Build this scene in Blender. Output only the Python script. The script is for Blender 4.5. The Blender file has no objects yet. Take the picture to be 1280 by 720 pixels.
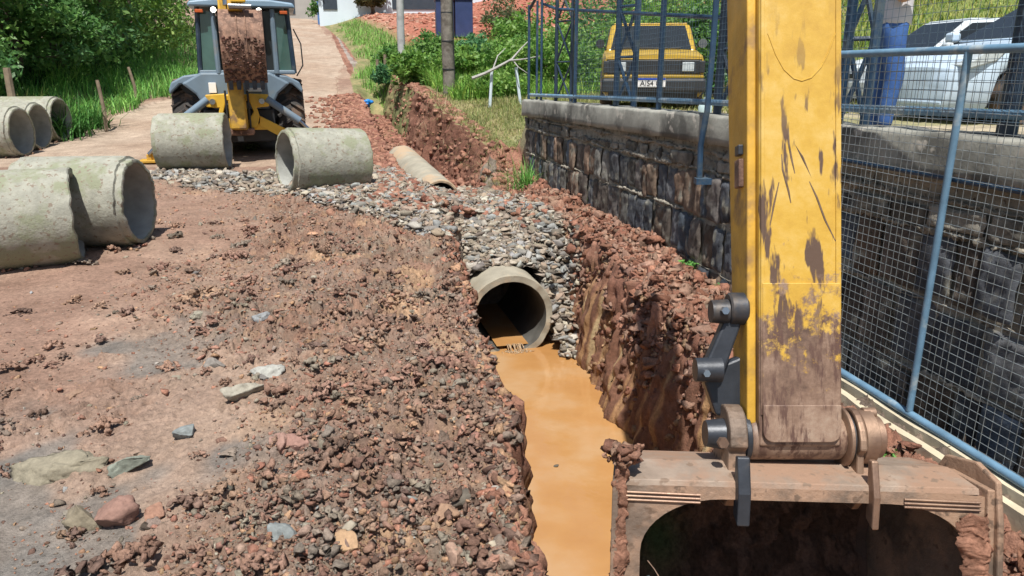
import bpy, bmesh, math, random
import numpy as np
from mathutils import Vector, Matrix
R = math.radians
rng = np.random.default_rng(7)
random.seed(5)
col = bpy.context.scene.collection
scn = bpy.context.scene

# ------------------------------------------------------------------ view model
PITCH = R(16.3); CP, SP = math.cos(PITCH), math.sin(PITCH); FOC = 925.0
def ray(px, py):
    x, y = px-640.0, 360.0-py
    return x, FOC*CP + y*SP, y*CP - FOC*SP
def PZ(px, py, z):              # world point at height z
    x, f, u = ray(px, py); k = z/u
    return Vector((x*k, f*k, z))
def PY(px, py, Y):              # world point at distance Y ahead
    x, f, u = ray(px, py); k = Y/f
    return Vector((x*k, Y, u*k))
H0 = R(14.4); SH, CH = math.sin(H0), math.cos(H0)
def st(X, Y): return -SH*X + CH*Y, CH*X + SH*Y      # along the trench, across it
def xy(s, t): return -SH*s + CH*t, CH*s + SH*t
# wall line: face passes through these two points
WA = np.array([0.19, 12.3]); WB = np.array([2.50, 3.67])
WD = (WA-WB)/np.linalg.norm(WA-WB); WN = np.array([WD[1], -WD[0]])   # WN points to the yard
def wdist(X, Y): return (X-WA[0])*WN[0] + (Y-WA[1])*WN[1]
def wall_pt(a, off=0.0, z=0.0):      # a metres from the far corner towards the camera
    p = WA - WD*a + WN*off
    return Vector((p[0], p[1], z+.0124*a))

# ------------------------------------------------------------------ noise
def _h(ix, iy, iz, seed):
    n = (ix*374761393 + iy*668265263 + iz*2147483647 + seed*1274126177) & 0xFFFFFFFF
    n = ((n ^ (n >> 13))*1274126177) & 0xFFFFFFFF
    n = (n ^ (n >> 16)) & 0xFFFFFFFF
    return n.astype(np.float64)/4294967295.0*2-1
def noise(x, y, z=0.0, seed=0):
    x = np.asarray(x, float); y = np.asarray(y, float); z = np.asarray(z, float)+np.zeros_like(x)
    fx, fy, fz = np.floor(x), np.floor(y), np.floor(z)
    ix, iy, iz = fx.astype(np.int64), fy.astype(np.int64), fz.astype(np.int64)
    u, v, w = x-fx, y-fy, z-fz
    u = u*u*(3-2*u); v = v*v*(3-2*v); w = w*w*(3-2*w)
    r = 0
    for dx in (0, 1):
        for dy in (0, 1):
            for dz in (0, 1):
                r = r + _h(ix+dx, iy+dy, iz+dz, seed)*(u if dx else 1-u)*(v if dy else 1-v)*(w if dz else 1-w)
    return r
def fbm(x, y, z=0.0, oct=4, seed=0, gain=.5):
    a, r, f, n = 1.0, 0, 1.0, 0
    for k in range(oct):
        r = r + a*noise(np.asarray(x)*f+k*17.3, np.asarray(y)*f-k*9.1, np.asarray(z)*f+k*5.7, seed+k); n += a
        a *= gain; f *= 2.03
    return r/n
def cells(x, y, seed=0, warp=.35):
    """broken-fragment noise: (tilted plateau height, crevice 0..1, id 0..1)"""
    x = np.asarray(x, float); y = np.asarray(y, float)
    wx = warp*noise(x*1.3, y*1.3, 0, seed+50); wy = warp*noise(x*1.3, y*1.3, 7.7, seed+51)
    wx = wx+.12*noise(x*5, y*5, 0, seed+52); wy = wy+.12*noise(x*5, y*5, 3.3, seed+53)
    x = x+wx; y = y+wy; ix, iy = np.floor(x).astype(np.int64), np.floor(y).astype(np.int64)
    f1 = np.full(x.shape, 9.); f2 = np.full(x.shape, 9.); hh = np.zeros(x.shape); idd = np.zeros(x.shape); zz = 0*ix
    for dx in (-1, 0, 1):
        for dy in (-1, 0, 1):
            cx, cy = ix+dx, iy+dy
            px = cx+.5+.45*_h(cx, cy, zz, seed); py = cy+.5+.45*_h(cx, cy, zz, seed+1)
            d = np.hypot(x-px, y-py); c = d < f1
            f2 = np.where(c, f1, np.minimum(f2, d)); f1 = np.where(c, d, f1)
            idn = _h(cx, cy, zz, seed+2)
            h_ = idn*.5+(x-px)*_h(cx, cy, zz, seed+3)*.9+(y-py)*_h(cx, cy, zz, seed+4)*.9
            hh = np.where(c, h_, hh); idd = np.where(c, _h(cx, cy, zz, seed+5), idd)
    return hh, np.clip(1-(f2-f1)/.22, 0, 1), idd*.5+.5
def sm(a, b, x):
    t = np.clip((np.asarray(x, float)-a)/(b-a), 0, 1); return t*t*(3-2*t)

# ------------------------------------------------------------------ terrain
def G(Y):
    return np.interp(Y, [-50, 0, 8, 14, 17, 22, 30, 45, 62, 90, 160], [-2.1, -2.1, -1.76, -1.52, -1.34, -.84, -.05, 1.6, 3.5, 5.6, 12])
def RHI(Y):
    return np.interp(Y, [-50, 12.6, 13.6, 16.3, 22, 28, 34, 42, 60, 75, 100, 160], [-1.25, -1.28, -1.15, -.68, -.3, .3, 1.2, 2.45, 4.25, 5.0, 7.4, 13])
_ll = [(-.74, 8.9), (-.68, 8.2), (-.56, 7.2), (-.39, 6), (-.28, 5.1), (-.15, 4.6), (-.07, 4.27), (-.0, 3.95), (-.04, 3.55), (-.0, 3.3), (.03, 3.0), (.02, 2.75), (.1, 2.5), (.15, 2.0), (.2, 1.)]
_ls = sorted([st(a, b) for a, b in _ll])
LS = [a for a, b in _ls]+[9.8, 11.0, 12.5, 22, 40]; LT = [b for a, b in _ls]+[1.45, 1.35, 1.25, 1.3, 1.3]
def tLL(s): return np.interp(s, LS, LT) + .035*noise(np.asarray(s)*2.3, 0*np.asarray(s), 0, 3) + .028*noise(np.asarray(s)*7.1, 0*np.asarray(s), 0, 13) + .014*noise(np.asarray(s)*21., 0*np.asarray(s), 0, 23)
def tRL(s): return np.interp(s, [-5, 2, 5.3, 8.3, 9.5, 11.5, 12.9, 16, 22, 40], [2.6, 2.6, 2.68, 2.97, 2.98, 2.95, 2.78, 2.5, 2.4, 2.0]) + .05*noise(np.asarray(s)*1.9, 0*np.asarray(s), 0, 4) + .035*noise(np.asarray(s)*6.1, 0*np.asarray(s), 0, 14)
def tRB(s): return tRL(s) - np.interp(s, [-5, 4, 7.4, 8.5, 9.5, 12, 16, 22, 40], [.22, .24, .38, .3, .35, .35, .3, .3, .3])
def tLB(s): return tLL(s) + np.interp(s, [-5, 7, 8.5, 9.2, 11, 12.5, 22], [.10, .10, .15, .4, .5, .3, .3])
def floor_z(s, X, Y):
    f = np.interp(s, [-8, 1, 7.75, 8.05, 8.45, 9.2, 11.4, 12.6, 16, 19, 24, 26], [-3.35, -3.35, -3.3, -2.75, -2.12, -1.88, -1.82, -2.0, -1.95, -1.75, -1.35, -.9])
    dt = np.abs(st(X, Y)[1]-1.99)
    f = np.where((s > 7.6) & (s < 9.3) & (dt < .455), np.minimum(f, -3.25), f)
    return np.where(s > 22, np.minimum(f, G(Y)-.02), f)
def left_z(X, Y):
    z = G(Y)
    z = z + sm(-.5, -3, X-road_l(Y))*(.5+.0*Y) + np.clip(-X-13, 0, 60)*.05
    # low spoil heap beside the trench
    s, t = st(X, Y)
    z = z + .10*np.exp(-((t-(tLL(s)-1.1))/.8)**2)*sm(12, 8, s)
    # far right of the road: blends up to the verge and hill
    vr = sm(0, 1, (X-road_r(Y)-.1)/4.6)*sm(20, 26, Y)
    return z*(1-vr) + RHI(Y)*vr
def road_l(Y): return np.interp(Y, [8, 14.3, 16.2, 17.2, 20, 24, 28, 40, 60, 72], [-12.6, -12.4, -11.2, -10.2, -10.1, -10.4, -11.2, -14, -18.3, -22])
def road_r(Y): return np.interp(Y, [8, 13, 18, 22, 28, 34, 45, 58, 72], [-3.4, -3.6, -4.3, -5.0, -6.4, -7.3, -10.2, -14.2, -18.5])
def right_z(X, Y):
    s, t = st(X, Y); w = wdist(X, Y)
    lo = np.interp(s, [-5, 4, 5.6, 8.3, 11.2, 11.95, 12.5, 13], [-2.08, -2.02, -1.86, -1.82, -1.8, -1.66, -1.4, -1.25])
    lo = lo + .10*np.exp(-((w+.05)/.3)**2)*sm(12.5, 10.5, s)*sm(5.2, 6.6, s)
    bank = np.clip(-.57+.42*(w-9.2), -.57, 9)
    hi = np.maximum(bank, np.where(s > 12.2, -.57, -.57))
    rh = RHI(Y) + np.clip(.22*(w-6), 0, 6)*sm(14, 20, Y)
    k = sm(12.4, 15.5, s)
    up = hi*(1-k) + np.maximum(rh, hi*0-1)*k
    up = np.where(s > 12.4, np.maximum(up, bank*k + up*(1-k)), up)
    step = sm(.06, .2, w)
    a = lo*(1-step) + up*step
    k2 = sm(12.0, 12.9, s)
    far = RHI(Y)*(1-sm(0, 2.5, w)) + up*sm(0, 2.5, w)
    return a*(1-k2) + far*k2
def base_height(X, Y):
    X = np.asarray(X, float); Y = np.asarray(Y, float)
    s, t = st(X, Y)
    ll, lb, rb, rl = tLL(s), tLB(s), tRB(s), tRL(s)
    zl, zr, fz = left_z(X, Y), right_z(X, Y), floor_z(s, X, Y)
    end = sm(23.5, 27, s)
    zf = np.where(t < lb, zl + (fz-zl)*np.clip((t-ll)/(lb-ll), 0, 1), fz)
    zf = np.where(t > rb, fz + (zr-fz)*np.clip((t-rb)/(rl-rb), 0, 1), zf)
    z = np.where(t <= ll, zl, np.where(t >= rl, zr, zf))
    vr = sm(0, 1, (X-road_r(Y)-.1)/4.6)
    zu = np.where(vr > 0, G(Y)*(1-vr)+zr*vr, zl)
    return z*(1-end) + zu*end
def rough_mask(X, Y):
    s, t = st(X, Y)
    d = tLL(s) - t; d0 = .36*Y+.15
    m = sm(1.35, .55, d/d0 + .55*fbm(X*.9, Y*.9, 0, 3, 11))*sm(13, 9, Y)
    # smooth wet hollow lower left
    return np.clip(m, 0, 1)
def detail(X, Y):
    s, t = st(X, Y)
    m = rough_mask(X, Y)
    wallside = sm(0, .1, t-tRL(s))*(wdist(X, Y) < .0)*(s < 12.6)
    infl = ((t > tLL(s)) & (t < tRL(s)))
    m = np.where(t > tRL(s)-.1, wallside*1.3+.08, m)
    n1 = fbm(X*3.1, Y*3.1, 0, 4, 21)
    n2 = 1-np.abs(fbm(X*9, Y*9, 0, 3, 31))*2.2
    n3 = np.abs(noise(X*24, Y*24, 0, 41)) + .6*np.abs(noise(X*47, Y*47, 0, 42))
    c1, e1_, _i = cells(X*10.5, Y*10.5, 310); c2_, e2_, _i = cells(X*23, Y*23, 320)
    pick = sm(-.25, .3, fbm(X*1.7, Y*1.7, 0, 3, 330))
    crag = pick*(.078*c1-.030*e1_)+(.036*c2_-.014*e2_)
    z = (m*.9+.12)*(.07*n1) + m*(crag + .016*n2 + .018*n3) + .010*fbm(X*6, Y*6, 0, 3, 51)*(1-m) + .004*n3*(1-m)
    z = z + .05*fbm(X*.5, Y*.5, 0, 3, 61)
    # raised crumbly islands on the wet mud at left
    isl = sm(.12, .22, fbm(X*1.5+3, Y*1.5, 0, 3, 71))*(1-m)*sm(7, 5.2, Y)
    z = z + isl*(.018 + .010*n3 + .4*crag)
    road = (X > road_l(Y)) & (X < road_r(Y)) & (Y > 12.8)
    z = np.where(road, .012*n1 + .03*fbm(X*.6, Y*.6, 0, 2, 81) - .03, z)
    fade = sm(60, 30, np.hypot(X, Y))
    return z*(.3+.7*fade)
def H(X, Y): return base_height(X, Y) + detail(X, Y)
def h1(x, y): return float(H(np.array([x]), np.array([y]))[0])

# ------------------------------------------------------------------ materials
MATS = {}
def newmat(name):
    m = bpy.data.materials.new(name); m.use_nodes = True
    nt = m.node_tree; b = nt.nodes['Principled BSDF']
    MATS[name] = m
    return m, nt, b
def N(nt, typ, **kw):
    n = nt.nodes.new(typ)
    for k, v in kw.items():
        if k in n.inputs.keys(): n.inputs[k].default_value = v
        else: setattr(n, k, v)
    return n
def L(nt, a, b): nt.links.new(a, b)
def ramp(nt, fac, stops):
    r = nt.nodes.new('ShaderNodeValToRGB'); e = r.color_ramp.elements
    while len(e) < len(stops): e.new(.5)
    for i, (p, c) in enumerate(stops):
        e[i].position = p; e[i].color = (*c, 1) if len(c) == 3 else c
    L(nt, fac, r.inputs[0]); return r.outputs[0]
def mixc(nt, fac, a, b, mode='MIX'):
    m = nt.nodes.new('ShaderNodeMix'); m.data_type = 'RGBA'; m.blend_type = mode
    for sock, v in ((m.inputs[0], fac), (m.inputs[6], a), (m.inputs[7], b)):
        if hasattr(v, 'links'): L(nt, v, sock)
        else: sock.default_value = v if not isinstance(v, tuple) or len(v) == 4 else (*v, 1)
    return m.outputs[2]
def mat(name, c, rough=.6, metal=0, var=.25, scale=6, bump=.0, c2=None, cover=.5, bscale=None, spots=None, spec=.5, coords='Object', detail_=6):
    """a worn single-colour surface: c varied by noise, c2 as patches of dirt/rust/lichen"""
    m, nt, b = newmat(name)
    tc = nt.nodes.new('ShaderNodeTexCoord').outputs[coords]
    n1 = N(nt, 'ShaderNodeTexNoise', Scale=scale, Detail=detail_, Roughness=.6); L(nt, tc, n1.inputs['Vector'])
    n2 = N(nt, 'ShaderNodeTexNoise', Scale=scale*.35, Detail=5., Roughness=.65); L(nt, tc, n2.inputs['Vector'])
    dark = tuple(x*(1-var) for x in c); light = tuple(min(1, x*(1+var)) for x in c)
    colr = ramp(nt, n1.outputs[0], [(.3, dark), (.7, light)])
    if c2:
        f = ramp(nt, n2.outputs[0], [(max(0, .62-cover*.3), (0, 0, 0)), (min(1, .72-cover*.3), (1, 1, 1))])
        colr = mixc(nt, f, colr, c2)
    if spots:
        n3 = N(nt, 'ShaderNodeTexNoise', Scale=scale*2.7, Detail=3.); L(nt, tc, n3.inputs['Vector'])
        f = ramp(nt, n3.outputs[0], [(.6, (0, 0, 0)), (.66, (1, 1, 1))])
        colr = mixc(nt, f, colr, spots)
    L(nt, colr, b.inputs['Base Color'])
    b.inputs['Metallic'].default_value = metal
    b.inputs['Specular IOR Level'].default_value = spec
    rr = ramp(nt, n2.outputs[0], [(.3, (rough*.75,)*3), (.7, (min(1, rough*1.2),)*3)]); L(nt, rr, b.inputs['Roughness'])
    if bump:
        n4 = N(nt, 'ShaderNodeTexNoise', Scale=bscale or scale*3, Detail=8., Roughness=.7); L(nt, tc, n4.inputs['Vector'])
        bp = N(nt, 'ShaderNodeBump', Strength=bump, Distance=.01); L(nt, n4.outputs[0], bp.inputs['Height']); L(nt, bp.outputs[0], b.inputs['Normal'])
    return m
def attrmat(name, rough=.9, fine=30., var=.35, bump=.4, bdist=.01, transl=0, spec=.3, roughattr=False, lightspots=0):
    m, nt, b = newmat(name)
    at = N(nt, 'ShaderNodeAttribute', attribute_name='tint')
    tc = nt.nodes.new('ShaderNodeTexCoord').outputs['Object']
    c = at.outputs['Color']
    if var:
        n1 = N(nt, 'ShaderNodeTexNoise', Scale=fine, Detail=8., Roughness=.75); L(nt, tc, n1.inputs['Vector'])
        g = ramp(nt, n1.outputs[0], [(.28, (1-var,)*3), (.5, (1, 1, 1)), (.72, (1+var,)*3)])
        c = mixc(nt, 1.0, c, g, 'MULTIPLY')
        if roughattr:
            n5 = N(nt, 'ShaderNodeTexNoise', Scale=2.3, Detail=9., Roughness=.7); L(nt, tc, n5.inputs['Vector'])
            c = mixc(nt, 1.0, c, ramp(nt, n5.outputs[0], [(.3, (.72, .70, .68)), (.5, (1, 1, 1)), (.68, (1.25, 1.25, 1.25))]), 'MULTIPLY')
        if bump:
            n2 = N(nt, 'ShaderNodeTexNoise', Scale=fine*1.3, Detail=10., Roughness=.8); L(nt, tc, n2.inputs['Vector'])
            bp = N(nt, 'ShaderNodeBump', Strength=bump, Distance=bdist); L(nt, n2.outputs[0], bp.inputs['Height'])
            if roughattr:
                hprev = bp
                for sc_v, ds in ((90., .006), (190., .003)):
                    vo = nt.nodes.new('ShaderNodeTexVoronoi'); vo.inputs['Scale'].default_value = sc_v; vo.inputs['Randomness'].default_value = 1
                    L(nt, tc, vo.inputs['Vector']); b2 = N(nt, 'ShaderNodeBump', Strength=.5, Distance=ds); b2.invert = True
                    L(nt, vo.outputs['Distance'], b2.inputs['Height']); L(nt, hprev.outputs[0], b2.inputs['Normal']); hprev = b2
                bp = hprev
            L(nt, bp.outputs[0], b.inputs['Normal'])
    L(nt, c, b.inputs['Base Color'])
    b.inputs['Roughness'].default_value = rough; b.inputs['Specular IOR Level'].default_value = spec
    if roughattr: L(nt, at.outputs['Alpha'], b.inputs['Roughness'])
    if transl:
        t = nt.nodes.new('ShaderNodeBsdfTranslucent'); L(nt, c, t.inputs[0])
        mx = nt.nodes.new('ShaderNodeMixShader'); mx.inputs[0].default_value = transl
        L(nt, b.outputs[0], mx.inputs[1]); L(nt, t.outputs[0], mx.inputs[2])
        L(nt, mx.outputs[0], nt.nodes['Material Output'].inputs[0])
    return m

# ------------------------------------------------------------------ object helpers
def tag(o, label=None, cat=None, group=None, kind=None):
    if label: o['label'] = label
    if cat: o['category'] = cat
    if group: o['group'] = group
    if kind: o['kind'] = kind
    return o
def empty(name, loc=(0, 0, 0), rot=(0, 0, 0), label=None, cat=None, group=None):
    o = bpy.data.objects.new(name, None); col.objects.link(o); o.empty_display_size = .2
    o.location = loc; o.rotation_euler = rot
    return tag(o, label, cat, group)
def link_mesh(name, me, m=None, parent=None):
    o = bpy.data.objects.new(name, me); col.objects.link(o)
    if m: me.materials.append(m)
    if parent: o.parent = parent
    return o
def np_mesh(name, V, F, m=None, parent=None, tint=None, smooth=False, vt=None):
    """V (n,3), F (k,3|4) int; tint per vertex (n,3|4)"""
    V = np.asarray(V, np.float32); F = np.asarray(F, np.int32)
    me = bpy.data.meshes.new(name); k = F.shape[1]
    me.vertices.add(len(V)); me.vertices.foreach_set('co', V.ravel())
    me.loops.add(F.size); me.loops.foreach_set('vertex_index', F.ravel())
    me.polygons.add(len(F)); me.polygons.foreach_set('loop_start', np.arange(0, F.size, k, dtype=np.int32))
    me.polygons.foreach_set('loop_total', np.full(len(F), k, np.int32))
    if smooth: me.polygons.foreach_set('use_smooth', np.ones(len(F), bool))
    if tint is not None:
        a = me.color_attributes.new('tint', 'FLOAT_COLOR', 'POINT')
        T = np.ones((len(V), 4), np.float32); T[:, :tint.shape[1]] = tint
        a.data.foreach_set('color', T.ravel())
    me.update(calc_edges=True)
    return link_mesh(name, me, m, parent)
class MB:
    def __init__(s): s.v = []; s.f = []
    def add(s, vs, fs):
        n = len(s.v); s.v += [tuple(v) for v in vs]; s.f += [tuple(i+n for i in f) for f in fs]; return s
    def box(s, c, d, rot=None, taper=None):
        hx, hy, hz = d[0]/2, d[1]/2, d[2]/2
        tx, ty = taper or (1, 1)
        vs = [Vector((x*hx*(tx if z > 0 else 1), y*hy*(ty if z > 0 else 1), z*hz)) for z in (-1, 1) for y in (-1, 1) for x in (-1, 1)]
        if rot is not None: vs = [rot @ v for v in vs]
        c = Vector(c)
        return s.add([v+c for v in vs], [(0, 2, 3, 1), (4, 5, 7, 6), (0, 1, 5, 4), (2, 6, 7, 3), (0, 4, 6, 2), (1, 3, 7, 5)])
    def tube(s, pts, r, n=10, caps=True, squash=None):
        pts = [Vector(p) for p in pts]; rs = r if isinstance(r, (list, tuple)) else [r]*len(pts)
        base = len(s.v); up = None
        for i, p in enumerate(pts):
            d = (pts[min(i+1, len(pts)-1)]-pts[max(i-1, 0)]).normalized()
            if up is None:
                up = Vector((0, 0, 1)) if abs(d.z) < .9 else Vector((0, 1, 0))
            a = d.cross(up).normalized(); b = a.cross(d).normalized(); up = b
            for k in range(n):
                th = 2*math.pi*k/n
                s.v.append(tuple(p+(a*math.cos(th)+b*math.sin(th))*rs[i]))
        for i in range(len(pts)-1):
            for k in range(n):
                k2 = (k+1) % n
                s.f.append((base+i*n+k, base+i*n+k2, base+(i+1)*n+k2, base+(i+1)*n+k))
        if caps:
            s.f.append(tuple(base+k for k in range(n))[::-1]); s.f.append(tuple(base+(len(pts)-1)*n+k for k in range(n)))
        return s
    def prism(s, poly, a, b, axis=0):
        """2D polygon extruded from a to b along axis (0:x,(y,z)) (1:y,(x,z)) (2:z,(x,y))"""
        def mk(p, h):
            return {0: (h, p[0], p[1]), 1: (p[0], h, p[1]), 2: (p[0], p[1], h)}[axis]
        n = len(poly)
        vs = [mk(p, a) for p in poly]+[mk(p, b) for p in poly]
        return s.add(vs, [tuple(range(n))[::-1], tuple(range(n, 2*n))]+[(i, (i+1) % n, n+(i+1) % n, n+i) for i in range(n)])
    def lathe(s, prof, n=32, axis='x', o=(0, 0, 0), closed=False):
        """prof: (h, r) along the axis"""
        base = len(s.v); m = len(prof); o = Vector(o)
        for h, r in prof:
            for k in range(n):
                th = 2*math.pi*k/n; c, q = r*math.cos(th), r*math.sin(th)
                v = {'x': (h, c, q), 'y': (c, h, q), 'z': (c, q, h)}[axis]
                s.v.append(tuple(Vector(v)+o))
        for i in range(m if closed else m-1):
            j = (i+1) % m
            for k in range(n):
                k2 = (k+1) % n
                s.f.append((base+i*n+k, base+i*n+k2, base+j*n+k2, base+j*n+k))
        if not closed:
            s.f.append(tuple(base+k for k in range(n))[::-1]); s.f.append(tuple(base+(m-1)*n+k for k in range(n)))
        return s
    def build(s, name, m=None, parent=None, bevel=0, smooth=False, sub=0, seg=2, solid=0, mtx=None):
        me = bpy.data.meshes.new(name); me.from_pydata(s.v, [], s.f)
        bm = bmesh.new(); bm.from_mesh(me); bmesh.ops.recalc_face_normals(bm, faces=bm.faces)
        if mtx is not None: bm.transform(mtx)
        bm.to_mesh(me); bm.free()
        o = link_mesh(name, me, MATS[m] if isinstance(m, str) else m, parent)
        if smooth:
            for p in me.polygons: p.use_smooth = True
            try: me.set_sharp_from_angle(angle=R(38))
            except Exception: pass
        if solid:
            md = o.modifiers.new('s', 'SOLIDIFY'); md.thickness = solid; md.offset = 0
        if bevel:
            md = o.modifiers.new('b', 'BEVEL'); md.width = bevel; md.segments = seg; md.limit_method = 'ANGLE'; md.angle_limit = R(35)
        if sub:
            md = o.modifiers.new('u', 'SUBSURF'); md.levels = md.render_levels = sub
        return o
def copy_tree(o, parent=None):
    c = o.copy(); col.objects.link(c); c.parent = parent
    for ch in list(o.children): copy_tree(ch, c)
    return c
def rotz(a): return Matrix.Rotation(a, 3, 'Z')

# ------------------------------------------------------------------ scattered lumps
def ico(sub):
    bm = bmesh.new(); bmesh.ops.create_icosphere(bm, subdivisions=sub, radius=1)
    V = np.array([v.co[:] for v in bm.verts]); F = np.array([[v.index for v in f.verts] for f in bm.faces]); bm.free()
    return V, F
ICO = {k: ico(k) for k in (1, 2, 3, 4)}
def lumps(P, S, tint, sub=1, jag=.3, flat=(.55, .9), seed=0, sink=.35, cut=0.0):
    """many irregular lumps: P (n,3) centres on the surface, S sizes; returns V,F,T"""
    r = np.random.default_rng(seed); V0, F0 = ICO[sub]; n = len(P); k = len(V0)
    if cut: V0 = V0*1.15
    V = np.repeat(V0[None], n, 0)
    off = r.random((n, 1, 3))*100
    q = V*1.35+off
    d = fbm(q[..., 0], q[..., 1], q[..., 2], 2 if sub < 3 else 4, 5)
    V = V*(1+jag*1.6*d[..., None]) + r.normal(0, jag*(.42 if sub == 1 else .30 if sub == 2 else .05), V.shape)
    if cut:      # angular facets
        for _ in range(7):
            nrm = r.normal(size=(n, 1, 3)); nrm /= np.linalg.norm(nrm, axis=2, keepdims=True)
            lim = r.uniform(.28, .68, (n, 1, 1)); dd = (V*nrm).sum(2, keepdims=True)
            V = V - nrm*np.clip(dd-lim, 0, None)*cut
    sc = np.stack([r.uniform(.65, 1.4, n), r.uniform(.65, 1.4, n), r.uniform(flat[0], flat[1], n)], 1)
    V = V*sc[:, None, :]
    a, b = r.uniform(0, 6.28, n), r.normal(0, .35, n)
    ca, sa, cb, sb = np.cos(a)[:, None], np.sin(a)[:, None], np.cos(b)[:, None], np.sin(b)[:, None]
    x, y, z = V[..., 0], V[..., 1], V[..., 2]
    y, z = y*cb-z*sb, y*sb+z*cb
    x, y = x*ca-y*sa, x*sa+y*ca
    V = np.stack([x, y, z], 2)*np.asarray(S)[:, None, None]*.5
    PP = np.array(P, float).copy(); PP[:, 2] += np.asarray(S)*(.5-sink)*.5*sc[:, 2]
    V = V+PP[:, None, :]
    F = (F0[None]+(np.arange(n)*k)[:, None, None]).reshape(-1, 3)
    T = np.repeat(np.asarray(tint)[:, None, :], k, 1).reshape(-1, 3)
    return V.reshape(-1, 3), F, T
def join_np(parts):
    V, F, T, n = [], [], [], 0
    for v, f, t in parts:
        V.append(v); F.append(f+n); T.append(t); n += len(v)
    return np.concatenate(V), np.concatenate(F), np.concatenate(T)
def palette(n, cols, jit=.12, seed=0, weights=None):
    r = np.random.default_rng(seed); c = np.array(cols)[r.choice(len(cols), n, p=weights)]
    return np.clip(c*(1+r.normal(0, jit, (n, 1)))*(1+r.normal(0, jit*.10, (n, 3))), .01, .9)

def blades(P, h, w, seed=0, lean=.5, cols=((.09, .17, .03),), jit=.25, seg=3):
    r = np.random.default_rng(seed); n = len(P); P = np.asarray(P, float)
    hh = h*r.uniform(.45, 1.25, n); a = r.uniform(0, 6.28, n); ln = lean*r.uniform(.2, 1.3, n)
    dirx, diry = np.cos(a), np.sin(a); px, py = -diry, dirx
    rows = []
    for i in range(seg+1):
        f = i/seg; bend = ln*f*f*hh; zz = hh*(f-.45*ln*f*f)
        ww = w*(1-f)**.7*.5*r.uniform(.8, 1.2, n) if i < seg else np.zeros(n)+w*.04
        for sgn in (-1, 1):
            rows.append(np.stack([P[:, 0]+dirx*bend+px*ww*sgn, P[:, 1]+diry*bend+py*ww*sgn, P[:, 2]-.01+zz], 1))
    V = np.stack(rows, 1).reshape(-1, 3); k = 2*(seg+1)
    F = np.array([[2*i, 2*i+1, 2*i+3, 2*i+2] for i in range(seg)])
    F = (F[None]+(np.arange(n)*k)[:, None, None]).reshape(-1, 4)
    T = np.repeat(palette(n, cols, jit, seed+1)[:, None], k, 1).reshape(-1, 3)
    return V, F, T
def leaves(P, size, seed=0, cols=((.05, .12, .03),), jit=.3, up=.3, asp=.5):
    r = np.random.default_rng(seed); n = len(P); P = np.asarray(P, float)
    nrm = r.normal(size=(n, 3)); nrm[:, 2] = np.abs(nrm[:, 2])+up; nrm /= np.linalg.norm(nrm, axis=1, keepdims=True)
    t = np.cross(nrm, r.normal(size=(n, 3))); t /= np.linalg.norm(t, axis=1, keepdims=True)+1e-9
    b = np.cross(nrm, t); sz = (size*r.uniform(.5, 1.4, n))[:, None]
    V = np.stack([P-t*sz*.5, P+b*sz*asp*.5-nrm*sz*.06, P+t*sz*.55-nrm*sz*.12, P-b*sz*asp*.5-nrm*sz*.06], 1).reshape(-1, 3)
    F = np.arange(4*n).reshape(-1, 4)
    T = np.repeat(palette(n, cols, jit, seed+1)[:, None], 4, 1).reshape(-1, 3)
    return V, F, T
# ================================================================== materials in use
mat('concrete', (.30, .30, .25), .9, var=.22, scale=9, bump=1., bscale=30, c2=(.235, .25, .17), cover=.5, spots=(.21, .17, .13), detail_=12)
mat('concrete_inner', (.30, .31, .29), .9, var=.2, scale=5, bump=.5, bscale=40)
mat('concrete_dusty', (.31, .285, .225), .9, var=.2, scale=4, bump=.5, bscale=30, c2=(.40, .30, .2), cover=.4)
mat('coping', (.27, .27, .24), .9, var=.25, scale=3, bump=.5, bscale=30, c2=(.10, .10, .09), cover=.35, spots=(.36, .34, .30))
mat('pipe_bore', (.07, .068, .062), .7, var=.3, scale=5, bump=.4)  # near-black tone paints in the shade inside the trench pipe
mat('mortar', (.28, .255, .21), .95, var=.35, scale=9, bump=.9, bscale=40, spots=(.12, .1, .08))
mat('kerb', (.50, .44, .32), .9, var=.2, scale=6, bump=.4)
mat('machine_yellow', (.66, .40, .035), .5, var=.12, scale=4, bump=.15, c2=(.30, .17, .06), cover=.12)
mat('machine_yellow_dirty', (.50, .29, .035), .55, var=.25, scale=7, bump=.3, c2=(.22, .13, .06), cover=.3, detail_=12)
mat('machine_grey', (.15, .21, .27), .45, var=.12, scale=3, bump=.1, c2=(.22, .22, .2), cover=.15)
mat('cab_roof', (.20, .30, .40), .4, var=.1, scale=3)
mat('rusty_mud', (.24, .135, .09), .75, var=.45, scale=9, bump=.9, bscale=30, c2=(.10, .055, .04), cover=.5, spots=(.33, .2, .14))
mat('steel_dust', (.17, .125, .095), .6, metal=.25, var=.4, scale=6, bump=.7, bscale=25, c2=(.34, .22, .15), cover=.55, spots=(.15, .10, .07))
mat('top_dust', (.27, .21, .165), .7, metal=.1, var=.3, scale=7, bump=.5, bscale=25, c2=(.30, .19, .13), cover=.5, spots=(.2, .14, .1))
mat('steel_inner', (.06, .034, .024), .8, var=.5, scale=6, bump=1., bscale=14, c2=(.10, .052, .034), cover=.5)  # dark brown puts the shade inside the scoop into the steel colour
mat('pin_steel', (.22, .14, .10), .5, metal=.5, var=.3, scale=8, bump=.3, c2=(.30, .2, .14), cover=.5)
mat('black_steel', (.035, .04, .05), .45, metal=.3, var=.3, scale=8, bump=.2, c2=(.10, .08, .065), cover=.2)
mat('chrome', (.35, .37, .4), .25, metal=.9, var=.1)
mat('scratch', (.13, .085, .055), .8, var=.4, scale=30)
mat('rubber', (.035, .032, .03), .9, var=.3, scale=8, bump=.4, c2=(.16, .11, .08), cover=.5)
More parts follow.
